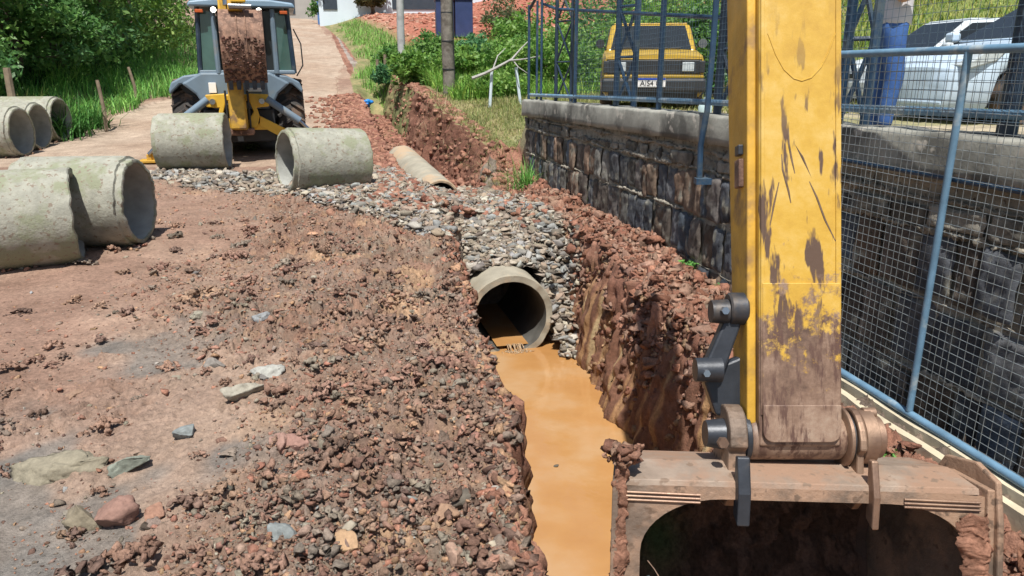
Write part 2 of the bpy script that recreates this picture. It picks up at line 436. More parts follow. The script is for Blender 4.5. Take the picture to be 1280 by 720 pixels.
mat('glass', (.02, .025, .03), .12, var=.1, spec=.35)
mat('glass_green', (.05, .11, .10), .06, var=.3, scale=2, spec=.8)
mat('fence_blue', (.024, .06, .115), .45, var=.25, scale=9, bump=.12, c2=(.08, .11, .13), cover=.2)
mat('fence_dark', (.02, .038, .065), .5, var=.25, scale=9, bump=.12, c2=(.07, .09, .10), cover=.2)
mat('panel_blue', (.13, .24, .35), .45, var=.22, scale=9, bump=.15, c2=(.34, .40, .43), cover=.3)
mat('wire', (.33, .37, .38), .45, metal=.6, var=.2)
mat('wire_blue', (.10, .15, .2), .5, metal=.3, var=.2)
mat('car_yellow', (.42, .275, .03), .35, var=.06, scale=2, c2=(.50, .36, .12), cover=.2)
mat('car_white', (.62, .68, .72), .25, var=.04, scale=2)
mat('car_blue_white', (.50, .62, .74), .2, var=.04, scale=2)
mat('black_plastic', (.025, .027, .03), .5, var=.2)
mat('plate_white', (.75, .75, .75), .4, var=.03)
mat('plate_blue', (.01, .05, .35), .4, var=.03)
mat('ink', (.02, .02, .02), .5, var=.0)
mat('lamp_lens', (.45, .5, .52), .12, var=.15, scale=30)
mat('orange_lens', (.45, .09, .02), .2, var=.1)
mat('denim', (.03, .09, .28), .85, var=.25, scale=7, bump=.4, bscale=60, c2=(.05, .13, .36), cover=.4)
mat('shirt', (.55, .55, .6), .85, var=.06, scale=6, bump=.1)
mat('skin', (.42, .25, .17), .55, var=.08)
mat('hair', (.02, .015, .012), .7, var=.2)
mat('boots', (.06, .045, .035), .7, var=.3)
mat('bark', (.13, .10, .08), .95, var=.4, scale=8, bump=.8, bscale=30)
mat('grey_branch', (.36, .35, .33), .9, var=.2, scale=8, bump=.3)
mat('pole_concrete', (.42, .43, .43), .85, var=.12, scale=5, bump=.3, c2=(.3, .3, .3), cover=.3)
mat('pole_wood', (.20, .18, .155), .95, var=.35, scale=7, bump=.8, c2=(.10, .085, .07), cover=.35)
mat('post_wood', (.22, .17, .12), .95, var=.3, scale=7, bump=.6)
mat('white_wall', (.62, .72, .80), .85, var=.04, scale=.6, bump=.1)
mat('grey_wall', (.36, .35, .33), .9, var=.15, scale=.6, bump=.2)
mat('tan_wall', (.42, .36, .30), .9, var=.15, scale=.6, bump=.2)
mat('dark_door', (.035, .05, .07), .5, var=.15)
mat('blue_box', (.03, .05, .14), .5, var=.15, scale=3)
mat('blue_paint', (.08, .18, .42), .6, var=.15)
mat('roof_tile', (.30, .14, .09), .9, var=.3, scale=3)
mat('blue_plastic', (.02, .22, .65), .35, var=.2)
mat('pale_plastic', (.45, .58, .60), .25, var=.2)
mat('white_foam', (.35, .50, .60), .6, var=.5, scale=20, spots=(.7, .75, .78))
attrmat('soil', .92, fine=30., var=.45, bump=.8, bdist=.014, roughattr=True)
attrmat('clod', .95, fine=60., var=.5, bump=1.0, bdist=.010, spec=.15)
attrmat('stone', .88, fine=35., var=.32, bump=.7, bdist=.008, spec=.25)
attrmat('leaf', .5, var=0, transl=.42, spec=.4)
attrmat('blade', .6, var=0, transl=.3, spec=.3)
attrmat('wallstone', .8, fine=14., var=.55, bump=.8, bdist=.012, spec=.35)

# muddy water
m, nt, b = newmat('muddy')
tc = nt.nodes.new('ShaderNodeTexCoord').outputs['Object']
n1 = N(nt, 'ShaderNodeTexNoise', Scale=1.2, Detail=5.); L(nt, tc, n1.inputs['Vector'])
L(nt, ramp(nt, n1.outputs[0], [(.35, (.36, .18, .062)), (.5, (.40, .215, .082)), (.62, (.43, .27, .14)), (.75, (.41, .225, .09))]), b.inputs['Base Color'])  # paler pinkish stop puts the sky's reflection into the water colour
b.inputs['Roughness'].default_value = .04
b.inputs['Specular IOR Level'].default_value = .8
n2 = N(nt, 'ShaderNodeTexNoise', Scale=6., Detail=5.); L(nt, tc, n2.inputs['Vector'])
bp = N(nt, 'ShaderNodeBump', Strength=.25, Distance=.02); L(nt, n2.outputs[0], bp.inputs['Height']); L(nt, bp.outputs[0], b.inputs['Normal'])
# falling water
m, nt, b = newmat('falling_water')
b.inputs['Base Color'].default_value = (.62, .46, .30, 1); b.inputs['Roughness'].default_value = .1
b.inputs['Transmission Weight'].default_value = .5; b.inputs['IOR'].default_value = 1.33
# work lamp glow
m, nt, b = newmat('lit_lamp')
b.inputs['Emission Color'].default_value = (1, .93, .75, 1); b.inputs['Emission Strength'].default_value = 6
# excavator arm paint: yellow with scratches, worn to rusty brown towards the tip
m, nt, b = newmat('arm_paint')
tc = nt.nodes.new('ShaderNodeTexCoord').outputs['Object']
sp = nt.nodes.new('ShaderNodeSeparateXYZ'); L(nt, tc, sp.inputs[0])
n1 = N(nt, 'ShaderNodeTexNoise', Scale=5., Detail=9., Roughness=.7); L(nt, tc, n1.inputs['Vector'])
base = ramp(nt, n1.outputs[0], [(.3, (.42, .24, .03)), (.5, (.52, .32, .045)), (.72, (.60, .42, .13))])
mp = N(nt, 'ShaderNodeMapping'); mp.inputs['Scale'].default_value = (16, 16, 3.2); mp.inputs['Rotation'].default_value = (0, R(14), 0); L(nt, tc, mp.inputs[0])
n2 = N(nt, 'ShaderNodeTexNoise', Scale=1.1, Detail=4., Roughness=.55); L(nt, mp.outputs[0], n2.inputs['Vector'])
sc_ = ramp(nt, n2.outputs[0], [(.57, (0, 0, 0)), (.62, (1, 1, 1))])
mp2 = N(nt, 'ShaderNodeMapping'); mp2.inputs['Scale'].default_value = (9, 9, 2.); mp2.inputs['Rotation'].default_value = (0, R(-22), 0); L(nt, tc, mp2.inputs[0])
n22 = N(nt, 'ShaderNodeTexNoise', Scale=1.4, Detail=4.); L(nt, mp2.outputs[0], n22.inputs['Vector'])
sc2 = ramp(nt, n22.outputs[0], [(.61, (0, 0, 0)), (.64, (1, 1, 1))])
zmask = N(nt, 'ShaderNodeMapRange'); L(nt, sp.outputs[2], zmask.inputs[0]); zmask.inputs[1].default_value = 1.7; zmask.inputs[2].default_value = 1.15
s1 = nt.nodes.new('ShaderNodeMath'); s1.operation = 'MAXIMUM'; L(nt, sc_, s1.inputs[0]); L(nt, sc2, s1.inputs[1])
s2 = nt.nodes.new('ShaderNodeMath'); s2.operation = 'MULTIPLY'; L(nt, s1.outputs[0], s2.inputs[0]); L(nt, zmask.outputs[0], s2.inputs[1])
c = mixc(nt, s2.outputs[0], base, (.10, .06, .04))
n3 = N(nt, 'ShaderNodeTexNoise', Scale=9., Detail=10., Roughness=.75); L(nt, tc, n3.inputs['Vector'])
wear = N(nt, 'ShaderNodeMapRange'); L(nt, sp.outputs[2], wear.inputs[0]); wear.inputs[1].default_value = 1.05; wear.inputs[2].default_value = -.2
wear.inputs[3].default_value = -.22; wear.inputs[4].default_value = .42
ad = nt.nodes.new('ShaderNodeMath'); L(nt, wear.outputs[0], ad.inputs[0]); L(nt, n3.outputs[0], ad.inputs[1])
wf = ramp(nt, ad.outputs[0], [(.54, (0, 0, 0)), (.62, (1, 1, 1))])
n6 = N(nt, 'ShaderNodeTexNoise', Scale=3.2, Detail=12., Roughness=.78); L(nt, tc, n6.inputs['Vector'])
mp4 = N(nt, 'ShaderNodeMapping'); mp4.inputs['Scale'].default_value = (14, 14, 2.6); mp4.inputs['Rotation'].default_value = (0, R(6), 0); L(nt, tc, mp4.inputs[0])
n7 = N(nt, 'ShaderNodeTexNoise', Scale=1.6, Detail=8., Roughness=.7); L(nt, mp4.outputs[0], n7.inputs['Vector'])
rust = ramp(nt, n6.outputs[0], [(.36, (.09, .055, .04)), (.47, (.19, .12, .085)), (.56, (.27, .185, .135)), (.68, (.38, .30, .23))])
rust = mixc(nt, ramp(nt, n7.outputs[0], [(.42, (1, 1, 1)), (.5, (0, 0, 0))]), rust, (.10, .055, .042))
c = mixc(nt, wf, c, rust)
L(nt, c, b.inputs['Base Color']); b.inputs['Roughness'].default_value = .5
bp = N(nt, 'ShaderNodeBump', Strength=.25, Distance=.01); L(nt, n3.outputs[0], bp.inputs['Height']); L(nt, bp.outputs[0], b.inputs['Normal'])

# ================================================================== the ground sheet
def cat(*a): return np.unique(np.concatenate(a))
S = cat(np.arange(-7, 2, .25), np.arange(2, 5.5, .014), np.arange(5.5, 9.2, .021), np.arange(9.2, 16, .045), np.arange(16, 30, .13), np.arange(30, 70, .7), np.arange(70, 170, 5))
segs = []
def seg(n, p=1.0): return np.linspace(0, 1, n, endpoint=False)**p
ctrlT = lambda s: [np.full_like(s, -110), np.full_like(s, -12.), np.full_like(s, -3.6), tLL(s)-.12, tLL(s), tLB(s), tRB(s), tRL(s), tRL(s)+.1,
                   None, None, np.full_like(s, 14), np.full_like(s, 130)]
sw = np.asarray(S)
twall = 3.24 + (11.87-sw)*.0101
twall = np.where(sw > 12.5, tRL(sw)+.5+(sw-12.5)*.0, twall)
tw0 = np.maximum(twall + .05, tRL(sw)+.16); tw1 = np.maximum(tw0+.17, twall+.22)
C = ctrlT(sw); C[9] = tw0; C[10] = tw1
cnt = [22, 90, 330, 16, 34, 30, 44, 12, 46, 8, 90, 26]
cols_t = []
for i, n in enumerate(cnt):
    p = .45 if i == 0 else (2.2 if i == 11 else 1.0)
    for f in seg(n, 1.0):
        ff = 1-(1-f)**3 if i == 0 else (f**2.2 if i == 11 else f)
        cols_t.append(C[i]*(1-ff)+C[i+1]*ff)
cols_t.append(C[12])
T2 = np.stack(cols_t, 1); S2 = np.repeat(sw[:, None], T2.shape[1], 1)
GX, GY = xy(S2, T2)
GZ = base_height(GX, GY) + detail(GX, GY)
# roughen the cut faces sideways
ll, lb, rb, rl = tLL(S2), tLB(S2), tRB(S2), tRL(S2)
face = (((T2 > ll-.05) & (T2 < lb+.02)) | ((T2 > rb-.03) & (T2 < rl+.05))) & ((S2 < 8.2) | (T2 > rb-.05)) & (S2 < 24)
fr = np.where(face, 1, 0)*1.0
gr = noise(S2*9, GZ*1.2, 0, 91)*.5 + fbm(S2*5, GZ*4, T2*4, 4, 92) + .5*np.abs(noise(S2*22, GZ*5, 0, 93))
side = np.where(T2 > (lb+rb)/2, -1, 1)
dd = fr*gr*.10*side*sm(-3.4, -2.9, GZ)
GX2, GY2 = GX+dd*CH, GY+dd*SH
# base colour of the soil itself
n_a = fbm(GX*.8, GY*.8, 0, 4, 101); n_b = fbm(GX*3.5, GY*3.5, 0, 4, 102); n_c = fbm(GX*14, GY*14, 0, 3, 103)
def c3(a): return np.array(a)[None, None, :]
def mx(a, b, f): return a*(1-f[..., None]) + b*f[..., None]
rm = rough_mask(GX, GY)
dry = mx(c3((.31, .22, .165)), c3((.245, .155, .115)), sm(-.3, .4, n_a))
T = dry
rough_c = mx(c3((.31, .215, .17)), c3((.22, .14, .105)), sm(-.35, .35, n_b+.3*n_c))
ch1, ce1, cid1 = cells(GX*10.5, GY*10.5, 310); ch2, ce2, cid2 = cells(GX*23, GY*23, 320)
pal = np.array([(.34, .20, .145), (.25, .165, .12), (.40, .27, .17), (.25, .215, .18), (.31, .235, .19), (.19, .13, .10), (.37, .225, .16), (.29, .26, .21)])
pick = sm(-.25, .3, fbm(GX*1.7, GY*1.7, 0, 3, 330))[..., None]
pc = pal[np.minimum((cid1*8).astype(int), 7)]*pick+pal[np.minimum((cid2*8).astype(int), 7)]*(1-pick)
gz = sm(.0, .4, fbm(GX*1.1+9, GY*1.1, 0, 3, 104))
rough_c = mx(rough_c, c3((.26, .235, .195)), gz*.6)
rough_c = (rough_c*.45+pc*.55)*c3((.78, .72, .68))
rough_c = mx(rough_c, c3((.42, .27, .16)), sm(.28, .5, fbm(GX*2.2, GY*2.2+5, 0, 3, 105))*.7)
T = mx(T, rough_c, rm*.92)
wet = sm(.02, .22, -n_a*.9+.44-np.hypot((GX+2.3)/2.8, (GY-3.6)/1.9)*.42)*(1-rm*.8)
islm = sm(.05, .2, fbm(GX*1.5+3, GY*1.5, 0, 3, 71))
wet = wet*(1-.85*islm)
T = mx(T, mx(c3((.205, .175, .15)), c3((.16, .145, .13)), sm(-.3, .3, n_b)), wet)
roadm = ((GX > road_l(GY)+.25*n_a) & (GX < road_r(GY)+.3*n_b) & (GY > 12.8))
T = mx(T, mx(c3((.37, .29, .225)), c3((.32, .235, .175)), sm(-.3, .3, n_a)), roadm*1.0)
rightside = (T2 > rl)
red = mx(c3((.28, .145, .10)), c3((.20, .095, .065)), sm(-.3, .3, n_b))
T = np.where((rightside & (GY < 13.5))[..., None], red, T)
T = np.where(((T2 > 3.02) & (S2 < 5.6))[..., None], mx(c3((.13, .10, .08)), c3((.19, .145, .11)), sm(-.3, .3, n_b)), T)
fc = noise(S2*13, GZ*.8, 0, 111) + .6*noise(S2*31, GZ*1.5, 0, 112)
facecol = mx(c3((.17, .085, .055)), c3((.34, .20, .10)), sm(-.1, .6, fc)); facecol = mx(facecol, c3((.40, .30, .17)), sm(.45, .9, fc+n_b*.6))
facecol = mx(facecol, red, sm(-2.35, -1.95, GZ+.25*n_b))
T = np.where((face & (S2 < 9))[..., None], facecol, T)
T = np.where((face & (S2 >= 9) | ((T2 > ll) & (T2 < rl) & (S2 > 9)))[..., None], mx(red, c3((.17, .08, .055)), sm(-.2, .4, n_b)), T)
fill = (T2 > ll-.1) & (T2 < rl) & (S2 > 7.9) & (S2 < 12.4)
T = np.where(fill[..., None], mx(c3((.22, .185, .15)), c3((.17, .14, .115)), sm(-.3, .3, n_b)), T)
fl2 = (T2 > lb-.05) & (T2 < rb) & (S2 > 13.5)
T = np.where(fl2[..., None], mx(c3((.30, .26, .23)), c3((.20, .15, .13)), sm(-.3, .3, n_b)), T)
# grassy verge, red hill, yard
wd = wdist(GX, GY)
verge = (GX > road_r(GY)+.5) & (GY > 19) & (T2 < rl+0.0) | (rightside & (GY > 13))
T = np.where(verge[..., None], mx(c3((.16, .17, .07)), c3((.26, .22, .11)), sm(-.2, .4, n_b)), T)
hill = sm(31, 34, GY+1.8*n_a)*sm(2.2, 3.8, GX-road_r(GY)+.8*n_b)
T = mx(T, mx(mx(c3((.36, .17, .12)), c3((.44, .26, .19)), sm(-.3, .4, n_a)), c3((.30, .09, .055)), sm(2, 8, GX+12+3*n_a)*.8), hill)
yard = (wd > .1) & (S2 < 13.2) & (wd < 9)
T = np.where(yard[..., None], mx(c3((.36, .31, .22)), c3((.24, .23, .12)), sm(-.2, .3, n_a)), T)
bank = (wd >= 9) & (S2 < 60)
T = np.where((bank & (GY < 24))[..., None], mx(c3((.16, .20, .06)), c3((.26, .25, .08)), sm(-.2, .4, n_b)), T)
T = np.clip(T*(1+.10*n_c[..., None]), .01, .8)
RGH = np.clip(.93 - .58*wet - .35*sm(-2.9, -3.05, GZ), .3, 1)
TT = np.concatenate([T, RGH[..., None]], 2).reshape(-1, 4)
VV = np.stack([GX2, GY2, GZ], 2).reshape(-1, 3)
nr, nc = S2.shape
idx = np.arange(nr*nc).reshape(nr, nc)
FF = np.stack([idx[:-1, :-1], idx[:-1, 1:], idx[1:, 1:], idx[1:, :-1]], 2).reshape(-1, 4)
cx = GX[:-1, :-1].ravel(); cy = GY[:-1, :-1].ravel()
isroad = (cx > road_l(cy)) & (cx < road_r(cy)) & (cy > 12.8) & (cy < 74)
def sub_mesh(name, sel, m):
    F = FF[sel]; u, inv = np.unique(F, return_inverse=True)
    return np_mesh(name, VV[u], inv.reshape(-1, 4), MATS[m], None, TT[u], smooth=True)
tag(sub_mesh('ground', ~isroad, 'soil'), 'red and tan soil churned up around the trench', None, None, 'structure')
tag(sub_mesh('road', isroad, 'soil'), 'pale packed dirt road climbing away past the backhoe', None, None, 'structure')

# water in the trench
WZ = -3.05
s_ = np.linspace(-5, 8.6, 60); ta = tLL(s_)-.25; tb = tRL(s_)+.1
g = [];
for f in np.linspace(0, 1, 8): g.append(np.stack([*xy(s_, ta*(1-f)+tb*f), np.full_like(s_, WZ)], 1))
g = np.stack(g, 1); ii = np.arange(60*8).reshape(60, 8)
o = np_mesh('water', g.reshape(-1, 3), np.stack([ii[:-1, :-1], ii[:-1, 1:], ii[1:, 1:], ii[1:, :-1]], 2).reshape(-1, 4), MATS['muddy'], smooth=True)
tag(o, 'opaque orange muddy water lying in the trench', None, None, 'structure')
# debris floating on it
for px, py, sz, lab in [(695, 582, .05, 'small dark leaf scrap floating on the orange water'), (651, 580, .03, 'tiny grey scrap floating near the left trench edge')]:
    p = PZ(px, py, WZ+.003); r_ = np.random.default_rng(px)
    v, f, t = lumps(np.array([[*p]]), [sz], np.array([[.12, .11, .09]]), 2, .35, (.12, .2), px, .5)
    tag(np_mesh('floating_debris', v, f, MATS['stone'], None, t), lab, 'debris')
# ================================================================== crumbs, clods and gravel
def cands(n, ylo, yhi, seed, xlim=.8):
    r = np.random.default_rng(seed)
    Y = ylo*(yhi/ylo)**r.random(n); X = Y*r.uniform(-xlim, xlim, n)
    return X, Y, r
COLS_CLOD = [(.33, .165, .115), (.23, .135, .10), (.37, .23, .145), (.23, .185, .15), (.29, .205, .16), (.15, .095, .075), (.32, .175, .13), (.27, .235, .19)]
parts = []
X, Y, r = cands(120000, 2.2, 11.5, 201)
s, t = st(X, Y); rm = rough_mask(X, Y); ok = (t < tLL(s)-.02) & (r.random(len(X)) < rm*1.0*sm(-.7, .35, fbm(X*2.2, Y*2.2, 0, 3, 210)+.25)+.09*sm(-.2, .4, fbm(X*1.1, Y*1.1, 0, 3, 211)+.1)+.015)
X, Y = X[ok], Y[ok]; z = H(X, Y); n = len(X)
sz = np.clip(.009*(r.random(n)**-.45)*(.75+.07*Y), .009, .05)
parts.append(lumps(np.stack([X, Y, z], 1), sz, palette(n, COLS_CLOD, .2, 3), 1, .62, (.4, .95), 5, .25, .5))
# bigger crumbly clods
X, Y, r = cands(5000, 2.2, 9.5, 202)
s, t = st(X, Y); rm = rough_mask(X, Y); ok = (t < tLL(s)-.05) & (r.random(len(X)) < (rm**1.5)*sm(-.3, .3, fbm(X*1.3, Y*1.3, 0, 3, 220))*.22+.005)
X, Y = X[ok], Y[ok]; z = H(X, Y); n = len(X)
sz = np.clip(.03*(r.random(n)**-.45), .03, .11)
parts.append(lumps(np.stack([X, Y, z], 1), sz, palette(n, COLS_CLOD, .16, 4), 3, .7, (.45, .85), 6, .35, .85))
# crumbling heaps: small lumps stuck together
X, Y, r = cands(1900, 2.3, 8.8, 241); s, t = st(X, Y); rm = rough_mask(X, Y)
k = (t < tLL(s)-.15) & (r.random(len(X)) < .10+.5*rm); X, Y = X[k], Y[k]; m_c = 16; nC = len(X)
big = r.uniform(.02, .062, nC)
ox = r.normal(0, 1, (nC, m_c))*big[:, None]; oy = r.normal(0, 1, (nC, m_c))*big[:, None]*.8
rise = np.clip(1-(ox**2+oy**2)/(2.2*big[:, None])**2, 0, 1)*big[:, None]*.75
X2, Y2 = (X[:, None]+ox).ravel(), (Y[:, None]+oy).ravel(); z = H(X2, Y2)+rise.ravel(); n = len(X2)
ct = palette(nC, [(.29, .18, .135), (.21, .14, .11), (.235, .195, .155), (.31, .20, .145), (.25, .15, .115)], .15, 12)
parts.append(lumps(np.stack([X2, Y2, z], 1), (big[:, None]*r.uniform(.35, 1.15, (nC, m_c))).ravel(), np.repeat(ct, m_c, 0)*r.uniform(.85, 1.15, (n, 1)), 2, .7, (.6, 1.), 13, .45, .85))
# clods on the right bank, between the trench and the wall
r = np.random.default_rng(203)
s = 1.0+11.2*r.random(22000)**.75; twl = 3.24+(11.87-s)*.0101
t = tRL(s)-.12+(twl+.02-tRL(s)+.12)*r.random(22000)
k = (s > 5.2+.5*r.random(22000)) | (t < 2.84+.1*r.random(22000)); k &= (s < 8.6) | (t > 2.9) | (r.random(22000) < .15) ; s, t = s[k], t[k]
X, Y = xy(s, t); z = H(X, Y); n = len(X); sz = np.clip(.022*(r.random(n)**-.5), .022, .13)
parts.append(lumps(np.stack([X, Y, z], 1), sz, palette(n, [(.28, .14, .095), (.23, .11, .075), (.32, .19, .14), (.27, .17, .125)], .15, 5), 2, .8, (.6, 1.0), 7, .3, .75))
# lumps along the broken left lip
r = np.random.default_rng(231); n = 2600; s = r.uniform(1.5, 8.4, n); t = tLL(s)+r.normal(-.03, .05, n); t = np.minimum(t, tLL(s)+.03)
X, Y = xy(s, t); z = H(X, Y); parts.append(lumps(np.stack([X, Y, z], 1), r.uniform(.02, .085, n), palette(n, COLS_CLOD[:6], .15, 11), 2, .75, (.6, 1.), 12, .45, .75))
# lumps stuck on the right cut face
s = r.uniform(1.5, 8.6, 1300); f = r.random(1300)**.45; t = tRB(s)+(tRL(s)-tRB(s))*f
X, Y = xy(s, t); z = base_height(X, Y); k = z > -3.0; X, Y, z = X[k], Y[k], z[k]; n = len(X)
parts.append(lumps(np.stack([X, Y, z], 1), r.uniform(.02, .07, n), palette(n, [(.22, .11, .075), (.28, .18, .11), (.17, .09, .065)], .15, 6), 2, .45, (.8, 1.3), 8))
# crumbs of the old trench banks further on
s = r.uniform(9, 24, 7000); t = tLL(s)+(tRL(s)+.3-tLL(s))*r.random(7000); kk = r.random(7000) < .5; t = np.where(kk, tLL(s)-np.abs(r.normal(0, .55, 7000)), t)
X, Y = xy(s, t); z = H(X, Y); n = len(X)
parts.append(lumps(np.stack([X, Y, z], 1), r.uniform(.03, .14, n), palette(n, [(.27, .135, .095), (.20, .095, .07), (.31, .17, .12)], .15, 7), 2, .45, (.5, 1.), 9))
V, F, T = join_np(parts)
tag(np_mesh('soil_clods', V, F, MATS['clod'], None, T), 'crumbled red brown clods of dug soil beside the trench', None, None, 'stuff')

# crushed stone
STONE = [(.27, .23, .185), (.19, .18, .165), (.33, .29, .23), (.23, .19, .15), (.28, .235, .18), (.26, .265, .255), (.36, .335, .29), (.14, .12, .10), (.26, .20, .155)]
r = np.random.default_rng(204)
parts = []
def gravel(X, Y, size, z0=None, seed=0, lift=0):
    n = len(X); z = H(X, Y) + (0 if z0 is None else z0)
    parts.append(lumps(np.stack([X, Y, z], 1), size, palette(n, STONE, .14, seed), 2, .42, (.35, .75), seed+1, .25, .95))
# heap round the two pipes by the backhoe
def heap(cx, cy, rx, ry, n, hgt, seed, lo=.05, hi=.15):
    r = np.random.default_rng(seed); a = r.uniform(0, 6.28, n); q = np.sqrt(r.random(n))*r.uniform(.85, 1.12, n)
    X, Y = cx+rx*q*np.cos(a), cy+ry*q*np.sin(a)
    gravel(X, Y, r.uniform(lo, hi, n), np.clip(1-q**2, 0, 1)*hgt*r.random(n), seed)
c_ = PZ(330, 226, -1.6); heap(c_.x, c_.y, 1.25, .75, 1500, .10, 301)
c_ = PZ(230, 218, -1.6); heap(c_.x, c_.y, .75, .5, 350, .04, 302)
c_ = PZ(402, 236, -1.6); heap(c_.x, c_.y, .9, .3, 300, .05, 303, .04, .12)
# fill over the buried pipe
n = 17000; s = r.uniform(7.75, 12.7, n); a = tLL(s)-np.interp(s, [7.7, 8.4, 9.5, 11, 12.7], [.2, .8, 1.5, 1.9, 1.3]); b = np.minimum(tRL(s)+.12, 3.2)
t = a+(b-a)*r.random(n)**.8
X, Y = xy(s, t)
k = ((s > 7.9) | (t > 2.46) | (t < tLL(s))) & (t < tRL(s)-.04-.25*(s > 10.6)); k &= ~((s < 8.12) & (np.abs(t-1.99) < .5)); k &= r.random(n) < sm(0, .35, (t-a)/(b-a)+.25)
X, Y = X[k], Y[k]; s, t = s[k], t[k]; z = H(X, Y)+r.random(len(X))*.03
onp = (np.abs(t-1.99) < .52) & (s < 9.5); zf = np.interp(s, [8.05, 8.45, 9.2, 10], [-2.20, -2.08, -1.87, -1.84])-np.where(np.abs(t-1.99) > .3, (np.abs(t-1.99)-.3)*.5, 0)
z = np.where(onp, zf+r.random(len(X))*.03, z)
parts.append(lumps(np.stack([X, Y, z], 1), np.clip(.05*(r.random(len(X))**-.35), .05, .15), palette(len(X), STONE, .16, 305), 2, .42, (.35, .75), 306, .25, .95))
# bed of chippings directly over the pipe
gs, gt = np.meshgrid(np.linspace(8.1, 9.5, 60), np.linspace(1.44, 2.54, 50), indexing='ij')
bz_ = np.interp(gs, [8.05, 8.45, 9.2, 10], [-2.20, -2.08, -1.87, -1.84])-np.where(np.abs(gt-1.99) > .3, (np.abs(gt-1.99)-.3)*.5, 0)-.01+.02*noise(gs*20, gt*20, 0, 5)
bx_, by_ = xy(gs, gt); ii = np.arange(3000).reshape(60, 50); Fq = np.stack([ii[:-1, :-1], ii[:-1, 1:], ii[1:, 1:], ii[1:, :-1]], 2).reshape(-1, 4)
Ft = np.concatenate([Fq[:, [0, 1, 2]], Fq[:, [0, 2, 3]]]); parts.append((np.stack([bx_, by_, bz_], 2).reshape(-1, 3), Ft, np.full((3000, 3), .17)*np.array([1.1, .95, .8])))
# stones tumbling down beside the pipe mouth
n = 420; s = r.uniform(7.2, 8.5, n); t = r.uniform(2.46, 2.80, n)
X, Y = xy(s, t); zz = -3.05+np.clip((s-7.4)*1.05, 0, 1.2)+r.random(n)*.06
parts.append(lumps(np.stack([X, Y, zz], 1), r.uniform(.05, .15, n), palette(n, STONE, .14, 9), 2, .42, (.4, .75), 307, .25, .95))
n = 150; s = r.uniform(8.0, 8.5, n); t = r.uniform(1.45, 1.62, n); X, Y = xy(s, t); zz = np.interp(s, [8.0, 8.4], [-2.6, -1.95])
parts.append(lumps(np.stack([X, Y, zz], 1), r.uniform(.05, .12, n), palette(n, STONE, .14, 9), 2, .42, (.4, .75), 308, .25, .95))
# scattered single stones over the soil
X, Y, r = cands(2600, 2.3, 12.5, 205); s, t = st(X, Y)
k = (t < tLL(s)-.05) & (r.random(len(X)) < .04+.6*rough_mask(X, Y)*sm(-.1, .4, fbm(X, Y, 0, 2, 77)))
X, Y = X[k], Y[k]; gravel(X, Y, np.clip(.022*(r.random(len(X))**-.5), .02, .10), None, 309)
V, F, T = join_np(parts)
tag(np_mesh('crushed_stone', V, F, MATS['stone'], None, T), 'grey and tan crushed stone heaped round the pipes and over the trench fill', None, None, 'stuff')

# single rocks one can point at: px, py, size, colour, flatness, subdivision, label
rocks = [
 (85, 584, .36, (.24, .215, .16), (.26, .3), 'long flat grey green slab of rock on the wet mud'),
 (350, 553, .15, (.30, .185, .15), (.6, .7), 'rounded pink red clod, the upper of two touching near the photo centre left'),
 (372, 568, .13, (.28, .165, .135), (.5, .6), 'pink red clod just below right of a similar rounded clod'),
 (143, 654, .15, (.25, .15, .12), (.75, .8), 'round dark red clod in front of the flat slab'),
 (100, 657, .15, (.21, .18, .13), (.6, .7), 'lumpy dark olive brown clod left of the round red clod'),
 (190, 648, .11, (.30, .17, .12), (.6, .7), 'brown red clod just right of the round dark red clod'),
 (325, 400, .16, (.235, .245, .25), (.6, .7), 'blue grey angular stone standing alone on the dry crumbs'),
 (333, 466, .13, (.36, .36, .33), (.5, .6), 'pale grey green rounded stone among brown crumbs'),
 (352, 672, .13, (.20, .22, .22), (.55, .65), 'dark grey angular stone near the bottom of the photo'),
 (568, 700, .12, (.36, .24, .18), (.6, .7), 'tan brown block of stone at the bottom beside the trench lip'),
 (236, 545, .11, (.20, .22, .22), (.6, .7), 'small grey stone on the edge of the wet mud patch'),
 (165, 590, .12, (.22, .24, .20), (.5, .6), 'grey green stone just right of the flat slab tip'),
 (440, 690, .13, (.38, .25, .15), (.4, .5), 'orange tan flat stone at the bottom of the clod field'),
 (305, 497, .26, (.31, .29, .24), (.3, .34), 'wide pale grey crumbly crust piece among the clods'),
 (95, 495, .14, (.26, .17, .12), (.35, .4), 'flat brown lump on the mud at far left'),
 (553, 648, .10, (.33, .21, .14), (.6, .7), 'knobbly tan clod close to the trench lip'),
 (268, 460, .10, (.22, .2, .18), (.6, .7), 'small dark stone in the middle of the clod field'),
]
for i, (px, py, sz, c, fl, lab) in enumerate(rocks):
    p = PZ(px, py, -1.95); p = PZ(px, py, h1(p.x, p.y)); p = PZ(px, py, h1(p.x, p.y))
    P_ = np.array([[p.x, p.y, h1(p.x, p.y)]])
    v, f, t = lumps(P_, [sz*1.1], np.array([c]), 4, .26, (fl[0]*1.15, fl[1]*1.2), 900+i, .12, .9)
    q = v*24; d = fbm(q[:, 0], q[:, 1], q[:, 2], 3, 8)*sz*.11+np.abs(noise(v[:,0]*60, v[:,1]*60, v[:,2]*60, 9))*sz*.05
    v = v + (v-P_)/(np.linalg.norm(v-P_, axis=1, keepdims=True)+1e-6)*d[:, None]
    if i == 0:
        v = (v-P_)*np.array([1.0, .62, 1.0])+P_; a = R(-8)
    tag(np_mesh('rock', v, f, MATS['stone'], None, t), lab, 'rock', 'single rocks and clods lying on the mud')

